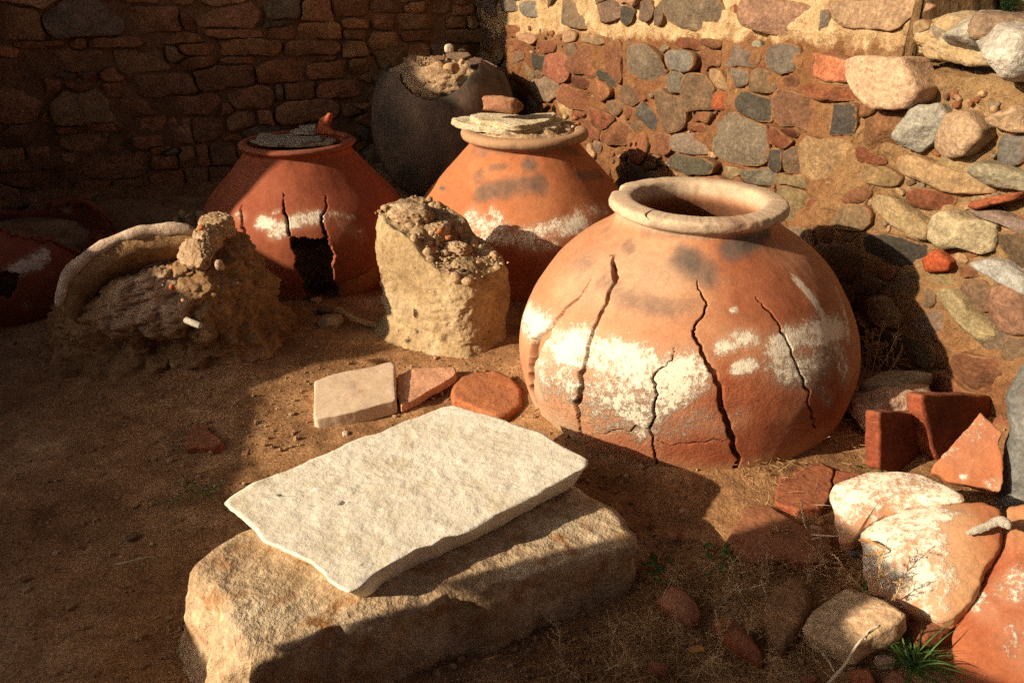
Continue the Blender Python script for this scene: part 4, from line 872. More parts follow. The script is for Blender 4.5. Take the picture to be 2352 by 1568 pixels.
mesh_obj('rim', P - np.array(hp.location), f, earthy('pale_plastered_rim', [(.3, (.24, .16, .11)), (.5, (.44, .34, .26)), (.7, (.60, .52, .43))], 11, .7, 80, .9, grain=.4), hp)
low = pts + np.array([.03, .02, -.055]); low2 = pts + np.array([.04, .05, -.12])
sh = np.stack([pts + np.array([0, .01, -.01]), low, low2]); sh = sh + .01 * fbm(sh, 14, 3, 6)[..., None]
o = mesh_obj('inner_wall', sh.reshape(-1, 3) - np.array(hp.location), grid_faces(3, 90), M['mud'], hp); md = o.modifiers.new('t', 'SOLIDIFY'); md.thickness = .03
for k, (u, v, y, s) in enumerate([(500,522,3.28,.13), (478,548,3.20,.12), (455,585,3.12,.13)]):
    rock('clod', hit_Y(u, v, y + s * .15) - np.array(hp.location), (s * 1.2, s * .9, s * 1.0), M['clod'], (k * .3, 0, k * 1.3), hp, seed=450 + k, sub=5, box=.45, cuts=5, amp=.07, fine=.07, nsc=1.8)
for k, (u, v, y, s, c) in enumerate([(462,523,3.14,.035,(.5,.17,.06)), (395,660,2.9,.03,(.42,.11,.04)), (343,706,2.88,.016,GW), (422,689,2.89,.022,PK), (404,632,2.90,.022,TAN), (505,608,2.96,.05,PB), (303,760,2.87,.02,DG), (375,655,2.9,.012,GW)]):
    rock('pebble', hit_Y(u, v, y) - np.array(hp.location), (s, s * .8, s * .7), M['terra'], (0, k, k), hp, c, seed=480 + k, sub=2, box=.4, cuts=5)
pb = smooth_path([hit_Y(428, 735, 2.86), hit_Y(445, 742, 2.83), hit_Y(461, 748, 2.82)], 14)
P, f = tube_geo(pb, .0125, 8); tag(mesh_obj('bone_fragment', P, f, M['bone']), 'short pale bone fragment sticking out of the broken jar stump', 'bone')

# ---------------------------------------------------------------- squared block and white slab in front
def plane3(a, b, c):
    n = np.cross(b - a, c - a); n /= np.linalg.norm(n); return a, n if n[2] > 0 else -n
p0, nb_ = plane3(hit_z(562, 1205, .24), hit_z(658, 1490, .225), hit_z(1450, 1250, .165))
bo = [(562,1205),(500,1238),(440,1285),(430,1300),(470,1365),(530,1435),(585,1492),(612,1502),(658,1490),(747,1455),(877,1430),(1028,1370),(1150,1345),(1232,1312),(1361,1272),(1440,1258),(1468,1238),(1440,1195),(1380,1140),(1330,1105),(1200,1050),(900,1085)]
blk = traced_slab('stone_block', bo, p0, nb_, .50, M['block'], res=300, rings=60, sides=46, rnd=.020, edge=.036, top=.011, seed=12, bottom=1.08, bshift=(-.065, -.02), esc=8, tsc=9, smooth=1, cut=.12)
tag(blk, 'large rough sandstone block lying under the white slab', 'stone block')
ps, ns = hit_z(800, 1360, .28), np.array([.015, .02, 1.0])
so = [(517,1152),(600,1098),(720,1052),(850,1000),(960,955),(1040,925),(1062,932),(1130,953),(1200,978),(1275,1012),(1346,1050),(1338,1075),(1300,1097),(1240,1130),(1180,1160),(1100,1203),(1040,1228),(950,1268),(890,1298),(850,1325),(826,1352),(797,1360),(775,1347),(735,1318),(690,1285),(640,1260),(600,1236),(590,1215),(570,1200),(548,1188),(530,1172)]
slb = traced_slab('limestone_slab', so, ps, ns, .075, M['limestone'], res=360, rings=80, sides=14, rnd=.005, edge=.014, top=.0032, seed=3, bottom=.91, esc=11, tsc=24, smooth=1, cut=.12, bshift=(.012, .02))
tag(slb, 'white rough limestone slab lying tilted on the sandstone block', 'stone slab')
v = np.empty(len(slb.data.vertices) * 3); slb.data.vertices.foreach_get('co', v); v = v.reshape(-1, 3)
Mi = np.linalg.inv(MTX[slb.name])
def tolocal(p): return (Mi @ np.r_[p, 1])[:2]
def dent(pts, wd, dep):
    q = np.array([tolocal(hit_plane(a, b, ps, ns)) for a, b in pts]); d, w = seg_dist(v[:, :2], q, np.full(len(q), wd)); v[:, 2] -= dep * sstep(1.3, .3, d / w) * (v[:, 2] > -.03)
dent([(645,1137),(680,1133),(718,1124)], .005, .012); dent([(786,1157),(792,1150)], .004, .008)
slb.data.vertices.foreach_set('co', v.ravel())

# ---------------------------------------------------------------- flat pieces on the ground between stump and slab
UP = np.array([0, 0, 1.0])
def gpt(u, v, z): return hit_z(u, v, z)
def flat(name, px, z, thick, mat, label, cat, color=None, n=(0, 0, 1.0), group=None, **kw):
    u = np.mean([a for a, b in px]); w = np.mean([b for a, b in px])
    kk = dict(res=120, rings=14, sides=6, rnd=.005, edge=.006, top=.004, cut=.07); kk.update(kw)
    o = traced_slab(name, px, hit_z(u, w, z), n, thick, mat, color=color, **kk)
    return tag(o, label, cat, group)
M['paleslab'] = earthy('pale_sandstone_tile', [(.3, (.50, .37, .26)), (.6, (.60, .48, .37)), (.75, (.64, .54, .43))], 5, .35, 120, .92, grain=.3, bd=.006, speck=[((.40, .22, .10), 14, .68, .80)])
flat('sandstone_tile', [(722,875),(740,868),(790,852),(850,843),(900,829),(906,838),(909,880),(911,918),(860,932),(790,950),(720,962)], .075, .065, M['paleslab'], 'pale squared sandstone tile lying left of the pink tile piece', 'tile', n=(-.03, -.10, 1), seed=2)
flat('tile_fragment', [(913,862),(940,848),(1000,842),(1046,842),(1050,855),(1035,868),(1000,888),(960,912),(918,932),(912,900)], .06, .035, M['terra'], 'pink terracotta tile fragment touching the pale squared tile', 'tile', (.66,.36,.24), n=(-.06, -.06, 1), seed=4)
flat('tile_fragment', [(1035,892),(1060,862),(1090,852),(1140,850),(1180,868),(1198,895),(1198,925),(1175,945),(1142,957),(1110,945),(1065,925),(1040,915)], .075, .055, M['terra'], 'dark red rounded terracotta fragment beside the largest jar', 'tile', (.38,.13,.055), n=(.02, -.14, 1), seed=6, rnd=.012)
flat('tile_fragment', K('kC', [(190,1120),(200,1060),(300,930),(345,940),(430,1020),(530,1110),(520,1130),(450,1165),(300,1160),(195,1185)]), .045, .04, M['terra'], 'dark three-cornered tile fragment lying alone on the shaded earth', 'tile', (.26,.085,.04), n=(-.05, -.16, 1), seed=8)
P, f = rock_geo((.105, .022, .010), 3, 4, .8, 3, .03, .01); o = mesh_obj('wood_chip', P, f, M['wood'], loc=hit_z(475, 1078, .012)); o.rotation_euler = (0, 0, R(33)); tag(o, 'yellowish split wood chip lying on bare ground', 'wood chip')
flat('shard_chip', K('kC', [(705,1225),(740,1150),(785,1145),(760,1220)]), .012, .010, M['terra'], 'small pinkish pottery chip near the wood chip', 'shard', (.42,.22,.15), n=(0,0,1), rnd=.004, rings=4)
flat('shard_chip', K('kC', [(1628,1020),(1650,1005),(1675,1012),(1668,1035),(1640,1040)]), .014, .012, M['terra'], 'tiny pale chip lying just above the white slab', 'shard', (.66,.55,.44), rnd=.004, rings=4)
# stones and wood at the foot of the broken red jar
def gstone(name, u, v, w, h, label, cat, color, mat='terra', z=0.0, yaw=0, group=None, dy=1.0, **kw):
    p = hit_z(u, v + h * .42, z); d = (p - CAM) @ np.array([0, cp, -sp]); m = d / FPX
    kk = dict(sub=4, box=.4, cuts=7, amp=.06, fine=.02); kk.update(kw); sz = (w * m, w * m * .75 * dy, h * m * .82)
    o = rock(name, (p[0], p[1] + sz[1] * .3, p[2] + sz[2] * .38), sz, M[mat], (0, 0, R(yaw)), None, color, **kk); return tag(o, label, cat, group)
gstone('pale_stone', 756, 738, 66, 36, 'pale rounded stone at the foot of the broken red jar', 'stone', (.46,.34,.22), z=.03, seed=510)
gstone('ochre_stone', 707, 760, 26, 16, 'small ochre yellow stone left of the pale rounded stone', 'stone', (.52,.36,.10), z=.02, seed=511)
gstone('grey_stone', 745, 714, 40, 18, 'flat dark grey stone behind the pale rounded stone', 'stone', (.12,.11,.10), z=.03, seed=512)
for k, (u, v, s) in enumerate([(660,765,16),(672,752,14),(650,840,34),(668,860,30),(690,838,26),(710,850,24),(640,862,22),(725,690,24),(600,850,18),(480,965,16),(655,885,20),(730,865,26),(575,905,20),(548,960,24)]):
    gstone('earth_clod', u, v, s * 1.5, s, 'brown clod of earth between the broken jar and the tiles', 'clod', (.25,.14,.08), 'clod' if k % 2 else 'mud', z=.008, seed=520 + k, group='clods of earth on the ground', amp=.12, fine=.06, sub=3, yaw=k * 40)
def stick(name, pts, r, mat, label, cat, taper=.4, n=7, seg=40, wob=.004, group=None):
    p = smooth_path(pts, seg); p = p + wob * np.stack([noise(p * 22, 3), noise(p * 22, 5), noise(p * 22, 7)], 1); P, f = tube_geo(p, r * np.linspace(1, taper, seg), n)
    return tag(mesh_obj(name, P, f, mat), label, cat, group)
stick('wood_splinter', [hit_z(776, 712, .06), hit_z(815, 732, .05), hit_z(850, 745, .03), hit_z(884, 752, .012)], .017, M['wood'], 'reddish splinter of wood leaning by the mud stump', 'wood splinter', .8)

# ---------------------------------------------------------------- lids and shards on the jars
def on_jar(name, px, z, thick, mat, label, cat, color=None, n=(0, 0, 1), **kw): return flat(name, px, z, thick, mat, label, cat, color, n, **kw)
on_jar('slate_plate', [(586,318),(600,304),(640,309),(700,303),(742,310),(738,323),(690,327),(620,326)], .742, .018, M['slate'], 'grey splintered slate lid over the mouth of the red jar', 'lid', rnd=.004, edge=.010, seed=4, rings=6)
on_jar('slate_plate', [(570,322),(600,312),(660,316),(720,312),(770,318),(760,328),(690,333),(610,331)], .730, .014, M['slate'], 'lower slate plate almost closing the mouth of the red jar', 'lid', rnd=.003, edge=.010, seed=14, rings=6)
on_jar('slate_strip', K('k1', [(1850,830),(1900,815),(2000,828),(2010,850),(1900,850)]), .757, .010, M['slate'], 'narrow grey slate strip lying on the splintered slate lid', 'lid', rnd=.003, edge=.006, seed=5, rings=5)
on_jar('slate_strip', K('k1', [(1900,800),(2012,792),(2014,832),(1960,835)]), .766, .010, M['slate'], 'short thick slate chip next to the upright red shard', 'lid', rnd=.003, edge=.006, seed=6, rings=5)
def upright(name, px, y, n, thick, mat, label, cat, color, **kw):
    u = np.mean([a for a, b in px]); w = np.mean([b for a, b in px]); kk = dict(res=100, rings=10, sides=5, rnd=.004, edge=.006, top=.004, cut=.07); kk.update(kw)
    return tag(traced_slab(name, px, hit_Y(u, w, y), n, thick, mat, color=color, **kk), label, cat)
upright('pottery_shard', K('k1', [(2015,825),(2022,790),(2042,755),(2080,738),(2092,722),(2106,722),(2104,760),(2082,800),(2142,862),(2120,872),(2040,850)]), 4.30, (-.45,-.85,.25), .022, M['terra'], 'red shard standing upright on the mouth of the red jar', 'shard', (.36,.09,.04), bulge=.012, seed=3)
on_jar('schist_slab', K('kF', [(798,822),(840,805),(930,796),(1000,800),(1100,790),(1500,795),(1830,806),(1842,868),(1770,905),(1500,930),(1300,925),(1050,895),(900,875)]), .792, .030, M['schist'], 'long pale layered slab spanning the mouth of the orange jar', 'lid', seed=7, edge=.020, top=.006, rnd=.003, sides=10, esc=26)
on_jar('schist_slab', K('kF', [(985,795),(1020,770),(1090,765),(1200,768),(1480,790),(1600,772),(1790,757),(1812,775),(1700,845),(1540,880),(1480,890),(1350,885),(1150,845),(1050,830)]), .820, .026, M['schist'], 'upper pale layered slab lying on the long slab of the orange jar', 'lid', seed=8, edge=.018, top=.006, rnd=.003, sides=10, esc=26)
upright('pottery_shard', K('kF', [(1070,625),(1090,606),(1160,600),(1260,606),(1395,630),(1402,660),(1385,700),(1400,740),(1385,780),(1300,768),(1180,752),(1085,740),(1095,700),(1078,660)]), 4.30, (-.35,-.93,.12), .045, M['terra'], 'thick curved rim shard on top of the pale layered slabs', 'shard', (.30,.15,.09), bulge=.02, seed=9, rnd=.012)
upright('pottery_shard', K('kF', [(1400,640),(1440,650),(1495,690),(1480,740),(1390,780)]), 4.36, (.3,-.9,.2), .03, M['terra'], 'small brown shard leaning behind the thick rim shard', 'shard', (.26,.12,.07), seed=10)
for k, (u, v, s, c) in enumerate([(1322,268,16,RD),(1300,265,18,TAN),(1328,280,14,RD),(1316,287,8,PB)]):
    d = hit_z(u, v + 4, .775); rock('rim_pebble', d, (s * .0024, s * .002, s * .0018), M['terra'], (0, 0, k), None, c, seed=560 + k, sub=2, box=.4, cuts=5); tag(col.objects[-1], 'small stone beside the pale slabs on the orange jar rim', 'stone', 'small stones on the orange jar')
P, f = loft_geo([(.66, 0, 0, .25, .25, 0, 2), (.755, 0, 0, .255, .255, 0, 2)], 60, 8, .004, .004, 3, .02, caps=12); mesh_obj('earth_fill', P, f, M['clod'], mid)
# earth and stones filling the black jar
P, f = loft_geo([(.60, 0, 0, .40, .40, 0, 2), (.80, 0, 0, .41, .41, 0, 2), (.885, 0, -.02, .345, .345, 0, 2), (.93, 0, .0, .27, .27, 0, 2)], 130, 40, .03, .012, 13, .03, hook=None); mesh_obj('earth_fill', P, f, M['clod'], black)
rg = np.random.RandomState(5); V = []; Fc = []
v0, f0 = ico(1)
for k in range(420):
    a = rg.uniform(0, 6.28); q = .38 * math.sqrt(rg.uniform(0, 1)); s = rg.uniform(.006, .02); z = .945 - .35 * (q / .4) ** 2 * .35 + rg.uniform(-.01, .015)
    b = len(V) and sum(len(x) for x in V); V.append(v0 * s * rg.uniform(.6, 1.2, 3) + [q * math.cos(a), q * math.sin(a), z]); Fc += [tuple(int(i) + b for i in t) for t in f0]
o = mesh_obj('gravel', np.vstack(V), Fc, M['pebble'], black, smooth=False); o['kind'] = 'stuff'
KX = np.array(JK.ax)
for nm, u, v, z, sz, c, lab, sd_ in [('white_stone', 1031, 112, 1.0, (.07,.06,.065), (.60,.52,.40), 'whitish stone at the back edge of the black jar', 600), ('tan_stone', 1037, 158, .94, (.11,.10,.075), (.46,.30,.16), 'round tan stone in the earth filling the black jar', 601),
        ('small_stone', 1061, 142, .96, (.045,.04,.04), (.56,.42,.26), 'small yellowish stone right of the round tan stone', 602), ('pale_chip', 1060, 116, .97, (.06,.03,.025), PB, 'pale flat chip behind the grey shards of the black jar', 603)]:
    tag(rock(nm, hit_z(u, v, z), sz, M['terra'], (0, 0, sd_), None, c, seed=sd_, sub=3, box=.3, cuts=6), lab, 'stone')
flat('pottery_shard', K('kF', [(740,200),(800,185),(960,185),(985,215),(880,250),(760,240)]), .985, .02, M['terra'], 'grey brown shard lying on the earth of the black jar', 'shard', (.13,.095,.075), n=(-.1,-.35,1), rnd=.004, rings=6)
flat('pottery_shard', K('kF', [(600,235),(660,215),(735,225),(735,255),(640,265)]), .975, .02, M['terra'], 'brown shard left of the grey brown one on the black jar', 'shard', (.22,.13,.085), n=(.1,-.3,1), rnd=.004, rings=6)
flat('pottery_shard', K('kF', [(930,270),(1000,240),(1090,240),(1080,290),(980,305)]), .955, .02, M['terra'], 'dark shard right of the small yellowish stone on the black jar', 'shard', (.09,.07,.06), n=(.05,-.3,1), rnd=.004, rings=6)

# ---------------------------------------------------------------- dark corner at the left: buried jar and heap of shards
JD = Jar((-2.52, 3.95, 0), [(.36, -.25), (.44, -.05), (.50, .10), (.515, .22), (.49, .33), (.43, .42), (.36, .48)], 120)
def dark_break(TH, Rr, Zz):
    n = fbm(np.stack([np.cos(TH), np.sin(TH), TH * 0], -1), 1.8, 4, 14); lim = .36 + .16 * n
    return np.where(Zz > lim, np.interp(lim, JD.zz, JD.rr), Rr), np.minimum(Zz, lim)
jd = build_jar('broken_jar', JD, None, M['jar_red'], 'dark red jar with a broken top and lime stain in the shaded corner', ncol=(220, 50), seed=31, rimfn=dark_break, wall=.028,
    lime=[(vb([(30,625),(70,605),(95,590)]), .055, .95), (vb([(100,580),(88,610)]), .04, .9), (vb([(60,700),(65,705)]), .03, .6)], hole=vb([(-20,632),(15,622),(45,630),(40,665),(25,690),(-20,680)]))
rock('earth_fill', (0, 0, .13), (.90, .90, .50), M['mud'], (0, 0, 1), jd, seed=35, sub=4, box=.2, cuts=3, amp=.08)
rg = np.random.RandomState(11)
spots = [(30,470),(70,500),(110,480),(150,505),(40,520),(190,470),(220,500),(260,480),(310,490),(130,530),(180,540),(230,530),(280,515),(340,505),(375,490),(60,545),(250,552),(200,575),(165,560),(90,515),(300,540),(360,515),(400,505),(350,470),(20,495),(230,455),(290,465),(140,465),(400,480),(435,470),(455,495),(430,505)]
for k, (u, v) in enumerate(spots):
    y = 4.55 + (575 - v) / 130 * .75; p = hit_Y(u, v, y); p[2] = max(p[2], .03); w = rg.uniform(.10, .24)
    a = [(math.cos(t) * w * rg.uniform(.7, 1.1), math.sin(t) * w * .6 * rg.uniform(.7, 1.1)) for t in np.linspace(0, 6.28, 7, endpoint=False)]
    P, F, _ = slab_geo(a, rg.uniform(.02, .05), res=40, rings=5, sides=3, rnd=.008, edge=.006, top=.004, bulge=rg.uniform(0, .05), seed=700 + k)
    o = mesh_obj('pottery_shard', P, F, M['terra'], loc=p, color=jcol(rnd.choice([(.22,.07,.035), (.17,.09,.05), (.13,.10,.08), (.26,.10,.05)]), .2)); o.rotation_euler = (rg.uniform(-.6, .5), rg.uniform(-.4, .4), rg.uniform(0, 6))
    tag(o, 'dark shard in the heap of broken pottery below the shaded wall', 'shard', 'broken pottery heaped in the dark corner')
for k, (u, v, s) in enumerate([(425,487,22),(440,495,28),(462,492,24),(480,500,20),(410,500,18)]):
    y = 3.9; rock('rim_stone', hit_Y(u, v + 6, y), (s * .0026, s * .0024, s * .0026), M['terra'], (0, 0, k), None, (.22,.16,.10), seed=740 + k, sub=3); tag(col.objects[-1], 'rounded brown stone in the row behind the broken jar stump', 'stone', 'brown stones behind the broken jar stump')
mnd = rock('earth_mound', (-2.25, 4.75, .0), (2.0, 1.1, .52), M['mud'], (0, 0, .4), None, seed=9, sub=5, box=.1, cuts=0, amp=.06, fine=.02); tag(mnd, 'low mound of dark earth under the heaped pottery in the corner', 'earth mound')
mn2 = rock('earth_mound', (-1.62, 3.95, -.02), (1.0, .6, .62), M['mud'], (0, 0, .2), None, seed=19, sub=5, box=.1, cuts=0, amp=.08, fine=.03); tag(mn2, 'earth bank joining the broken jar stump to the red jar', 'earth mound')

# ---------------------------------------------------------------- right side: stones, bricks and large jar fragments
flat('flat_stone', K('kA', [(545,290),(580,255),(740,180),(900,158),(1100,165),(1247,192),(1180,225),(1075,270),(1065,300),(870,305),(640,310)]), .215, .055, M['stone'], 'flat grey stone lying behind the rough pinkish stone', 'stone', (.30,.27,.22), seed=3, rnd=.014, n=(-.05,-.12,1))
p = hit_z(2035, 1015, .03)
o = rock('rough_stone', (p[0] + .03, p[1] + .10, .115), (.36, .24, .23), M['stone'], (.05, .1, R(12)), None, (.50,.36,.28), seed=44, sub=5, box=.6, cuts=9, amp=.05, fine=.025); tag(o, 'rough pinkish white stone at the foot of the largest jar', 'stone')
upright('red_brick', K('kA', [(735,590),(760,572),(830,580),(900,575),(1020,580),(1130,578),(1195,600),(1200,720),(1215,830),(1250,950),(1290,1030),(1240,1110),(1100,1140),(900,1135),(735,1130),(740,900)]), 2.36, (.62,-.76,.20), .05, M['terra'], 'dark red brick standing on edge before the rough pinkish stone', 'brick', (.22,.06,.03), seed=2, rnd=.006, top=.004)
upright('red_slab', K('kA', [(1135,410),(1230,405),(1340,400),(1500,405),(1700,412),(1925,435),(1915,540),(1960,640),(1990,690),(1920,755),(1700,900),(1450,1020),(1290,1030),(1240,900),(1200,750),(1150,560)]), 2.47, (.55,-.80,.25), .055, M['terra'], 'broad red brick slab with a notched upper edge leaning at the wall foot', 'brick', (.24,.065,.032), seed=12, rnd=.008, top=.006, edge=.010)
def limed(o, lime=(), red=(), pale=(), soot=()):
    """flaking lime and stains on a fragment; places are given where they show on its face"""
    me = o.data; co = np.empty(len(me.vertices) * 3); me.vertices.foreach_get('co', co); co = co.reshape(-1, 3); Mx = MTX[o.name]; inv = np.linalg.inv(Mx)
    n = Mx[:3, 2]; p0 = Mx[:3, 3]
    for nm, lst in (('lime', lime), ('red', red), ('pale', pale), ('soot', soot)):
        A = np.zeros(len(co))
        for pts, rad, amt in lst:
            q = np.array([(inv @ np.r_[hit_plane(a, b, p0, n), 1])[:2] for a, b in pts]); 
            d = np.linalg.norm(co[:, :2] - q[0], axis=1) if len(q) == 1 else seg_dist(co[:, :2], q, np.full(len(q), .01))[0]
            A = np.maximum(A, amt * sstep(1.0, .2, d / rad))
        attr(o, nm, A)
    attr(o, 'rough', np.full(len(co), .04))
k7 = lambda pts: K('k7', pts)
kw = dict(res=200, rings=44, sides=8, rnd=.004, edge=.010, top=.005, cut=.1)
q0 = hit_z(2060, 1195, .19)
def frag(px, n, thick, label, z0=None, **k):
    kk = dict(kw); kk.update(k); o = traced_slab('jar_fragment', px, q0 if z0 is None else z0, n, thick, M['sherd'], **kk); return tag(o, label, 'shard', 'large jar fragments at the right')
tri = frag(K('kA', [(1692,578),(1760,640),(1915,755),(1875,870),(1905,1060),(1910,1350),(1830,1352),(1590,1275),(1400,1235),(1232,1140),(1290,1050),(1420,900),(1580,700)]), (-.38,-.62,.68), .035, 'red triangular fragment leaning on the notched brick slab', hit_z(2190, 1110, .12), seed=22)
limed(tri, lime=[(K('kA', [(1640,700),(1600,780)]), .10, .45), (K('kA', [(1500,950),(1700,760)]), .12, .34), (K('kA', [(1545,1190)]), .022, .9), (K('kA', [(1850,1280)]), .05, .45)], red=[(K('kA', [(1650,850)]), .14, .8), (K('kA', [(1700,1100)]), .2, .6)])
s1 = frag(k7([(1080,400),(1090,340),(1200,290),(1330,255),(1520,250),(1650,270),(1790,320),(1915,400),(1920,440),(1720,470),(1560,485),(1440,520),(1310,590),(1255,640),(1210,700),(1140,690),(1115,560),(1100,470)]), (-.38,-.22,.90), .04, 'limewashed jar fragment with a rounded back edge, above the widest one', bulge=.022, seed=23)
limed(s1, lime=[(k7([(1200,420),(1400,350),(1560,330),(1700,380)]), .15, .95), (k7([(1180,600),(1300,500)]), .09, .8), (k7([(1560,440),(1750,440)]), .06, .7)], pale=[(k7([(1700,380),(1880,420)]), .10, .6)], soot=[(k7([(1650,330),(1760,380)]), .06, .5)])
s2 = frag(k7([(1262,640),(1320,590),(1440,525),(1560,490),(1720,475),(1920,445),(2050,440),(2140,500),(2160,640),(2100,800),(1990,980),(1930,1090),(1860,1180),(1770,1205),(1600,1130),(1420,1040),(1340,990),(1290,880),(1270,760)]), (-.42,-.26,.87), .045, 'widest sunlit jar fragment, half limewashed and half bare orange', bulge=.045, seed=24)
limed(s2, lime=[(k7([(1380,640),(1520,560),(1660,540)]), .13, 1.0), (k7([(1420,780),(1560,760),(1650,720)]), .13, .92), (k7([(1500,950),(1620,960),(1680,900)]), .11, .98), (k7([(1720,500),(1720,750)]), .045, .9), (k7([(1830,580),(1850,560)]), .07, .5), (k7([(1700,1080),(1760,1120)]), .06, .8), (k7([(1330,860),(1360,940)]), .06, .7)], pale=[(k7([(1800,600),(1850,900),(1880,1050)]), .12, .6)])
s3 = frag(k7([(2180,480),(2330,440),(2560,480),(2560,1700),(1850,1700),(1845,1280),(1880,1180),(1930,1095),(1995,980),(2110,790),(2170,640)]), (-.34,-.38,.86), .05, 'rust red jar fragment cut by the picture edge, overlapping the sunlit one', hit_z(2265, 1330, .16), bulge=.04, seed=25)
limed(s3, lime=[(k7([(2200,1030),(2260,990)]), .07, .7), (k7([(1990,1060),(2060,1160)]), .05, .55), (k7([(2250,1300),(2300,1400)]), .08, .4)], red=[(k7([(2100,1100),(2200,1300),(2200,1500)]), .35, .9)], pale=[(k7([(2150,640),(2250,700)]), .14, .6)])
o = upright('dark_boulder', [(2306,910),(2322,880),(2345,835),(2400,800),(2500,790),(2500,1215),(2360,1205),(2288,1165),(2296,1120),(2304,1020),(2318,985)], 2.17, (-.55,-.70,.45), .22, M['stone'], 'bluish dark grey boulder cut by the picture edge beside the triangular fragment', 'stone', (.15,.16,.165), bulge=.06, seed=31, rnd=.03, top=.012, rings=22, res=130)
flat('lit_flat_stone', [(1842,1440),(1865,1402),(1900,1374),(1944,1350),(1985,1356),(2040,1380),(2083,1408),(2060,1432),(1985,1470),(1955,1492),(1925,1484),(1870,1462)], .115, .07, M['stone'], 'pale flat stone below the widest fragment, half in shadow', 'stone', (.50,.37,.25), n=(-.34,-.14,1), seed=13, rnd=.008, top=.010)
gstone('red_stone', 2135, 1448, 120, 110, 'dark red angular stone behind the green grass tuft', 'stone', (.22,.07,.035), z=.01, seed=801, yaw=20, fine=.04)
gstone('pinkish_stone', 2035, 1520, 56, 52, 'small pinkish grey stone left of the green grass tuft', 'stone', (.40,.27,.20), z=.01, seed=802)
gstone('red_stone', 1985, 1560, 60, 50, 'reddish stone at the bottom below the small pinkish grey stone', 'stone', (.30,.10,.05), z=.01, seed=803)
gstone('red_stone', 2060, 1572, 70, 36, 'flat reddish stone under the grass tuft at the bottom', 'stone', (.34,.15,.09), z=.01, seed=804)
gstone('grey_stone', 1975, 1268, 60, 44, 'grey stone wedged under the left corner of the widest fragment', 'stone', (.19,.18,.17), z=.02, seed=805)
gstone('red_stone', 1953, 1248, 44, 30, 'broken red brown lump under the rounded fragment edge', 'stone', (.28,.09,.045), z=.06, seed=806, fine=.06)
flat('paving_tile', k7([(735,450),(760,300),(810,185),(870,168),(1000,185),(1108,240),(1100,320),(1085,400),(1050,470),(900,495)]), .055, .05, M['terra'], 'large red brown tile half buried in front of the jar', 'tile', (.30,.085,.04), seed=14, top=.005)
flat('paving_tile', k7([(1118,245),(1200,255),(1290,268),(1200,300),(1108,345),(1095,330)]), .05, .05, M['terra'], 'smaller red tile piece broken from the half buried one', 'tile', (.29,.075,.035), seed=15, top=.004)
flat('paving_tile', k7([(440,690),(560,480),(700,458),(870,560),(930,600),(1090,640),(1105,770),(990,815),(780,800),(600,795)]), .055, .06, M['terra'], 'wide cracked tile lying in the block shadow', 'tile', (.25,.095,.05), seed=16, top=.004)
flat('roof_tile', K('kB', [(190,815),(300,745),(340,690),(420,705),(540,800),(600,950),(530,1050),(430,985),(300,890)]), .06, .025, M['terra'], 'curved tile strip nearest the block among dry weeds', 'tile', (.31,.13,.075), n=(-.15,-.25,1), bulge=.02, seed=17)
flat('roof_tile', K('kB', [(700,1010),(770,965),(850,960),(960,1040),(1060,1130),(1180,1300),(1140,1385),(960,1300),(800,1160)]), .055, .025, M['terra'], 'curved red tile strip in the middle of the dry weeds', 'tile', (.31,.10,.055), n=(-.1,-.2,1), bulge=.02, seed=18)
flat('mossy_stone', K('kB', [(1180,800),(1300,650),(1440,565),(1580,590),(1655,720),(1640,880),(1560,1010),(1380,1150),(1240,1080)]), .07, .08, M['stone'], 'brown weathered stone in shade left of the pale flat stone', 'stone', (.27,.16,.09), seed=19, rnd=.03, top=.014)
CHIPS = ['red chip highest in the small pile left of the rounded fragment', 'orange curved chip in the middle of the small pile by the rounded fragment', 'brown chip at the left edge of the pile by the rounded fragment', 'largest pale pink chip of the pile, half lit by sun', 'small red chip touching the rounded fragment edge', 'dull brown chip low in the pile by the rounded fragment', 'dark red chip lowest in the pile by the rounded fragment', 'striped brown sherd lying in the block shadow near its right end', 'small brown chip right of the striped brown sherd', 'bright red chip above the green leaves near the block', 'thin red splinter among green leaves in the block shadow', 'tiny red chip touching the right end of the block', 'brown chip standing above the curved tile strip near the block', 'pinkish chip on the sunlit sand beside the block shadow', 'broad dark red chip in the weeds at the bottom edge', 'dark chip at the bottom edge below the pale flat stone', 'earthy lump between the white slab corner and the largest jar', "dark lump on the sand in front of the largest jar's left cracks", 'flat tan lump on the sand under the largest jar', 'small brown chip on the wide cracked tile', 'small dark chip right of the wide cracked tile', 'brown chip between the weathered stone and the wide cracked tile']
for k, (u, v, w, h, c) in enumerate([(1866,1178,26,20,RD),(1882,1198,30,24,(.5,.24,.12)),(1846,1200,34,20,RB),(1880,1222,44,30,(.52,.36,.27)),(1908,1200,20,16,RD),(1838,1225,30,22,RB),(1900,1235,34,26,(.3,.10,.05)),(1545,1232,40,18,(.36,.17,.11)),(1580,1238,28,14,(.3,.15,.1)),(1550,1288,22,14,(.42,.12,.06)),(1580,1300,30,10,(.36,.11,.05)),(1495,1312,14,12,(.40,.11,.05)),(1550,1325,24,22,(.34,.18,.12)),(1566,1172,26,14,(.55,.36,.26)),(1512,1540,50,40,(.26,.09,.05)),(1860,1560,36,24,(.24,.09,.05)),(1430,1108,24,18,(.34,.22,.12)),(1455,1085,16,18,(.16,.07,.04)),(1490,1095,30,12,(.4,.28,.16)),(1625,1265,20,10,RB),(1770,1245,18,10,RB),(1740,1350,26,14,RB)]):
    gstone('pottery_chip', u, v, w, h, CHIPS[k], 'shard', c, z=.012, seed=820 + k, yaw=k * 37, group='pottery chips scattered at the right', sub=3, box=.5, cuts=8)
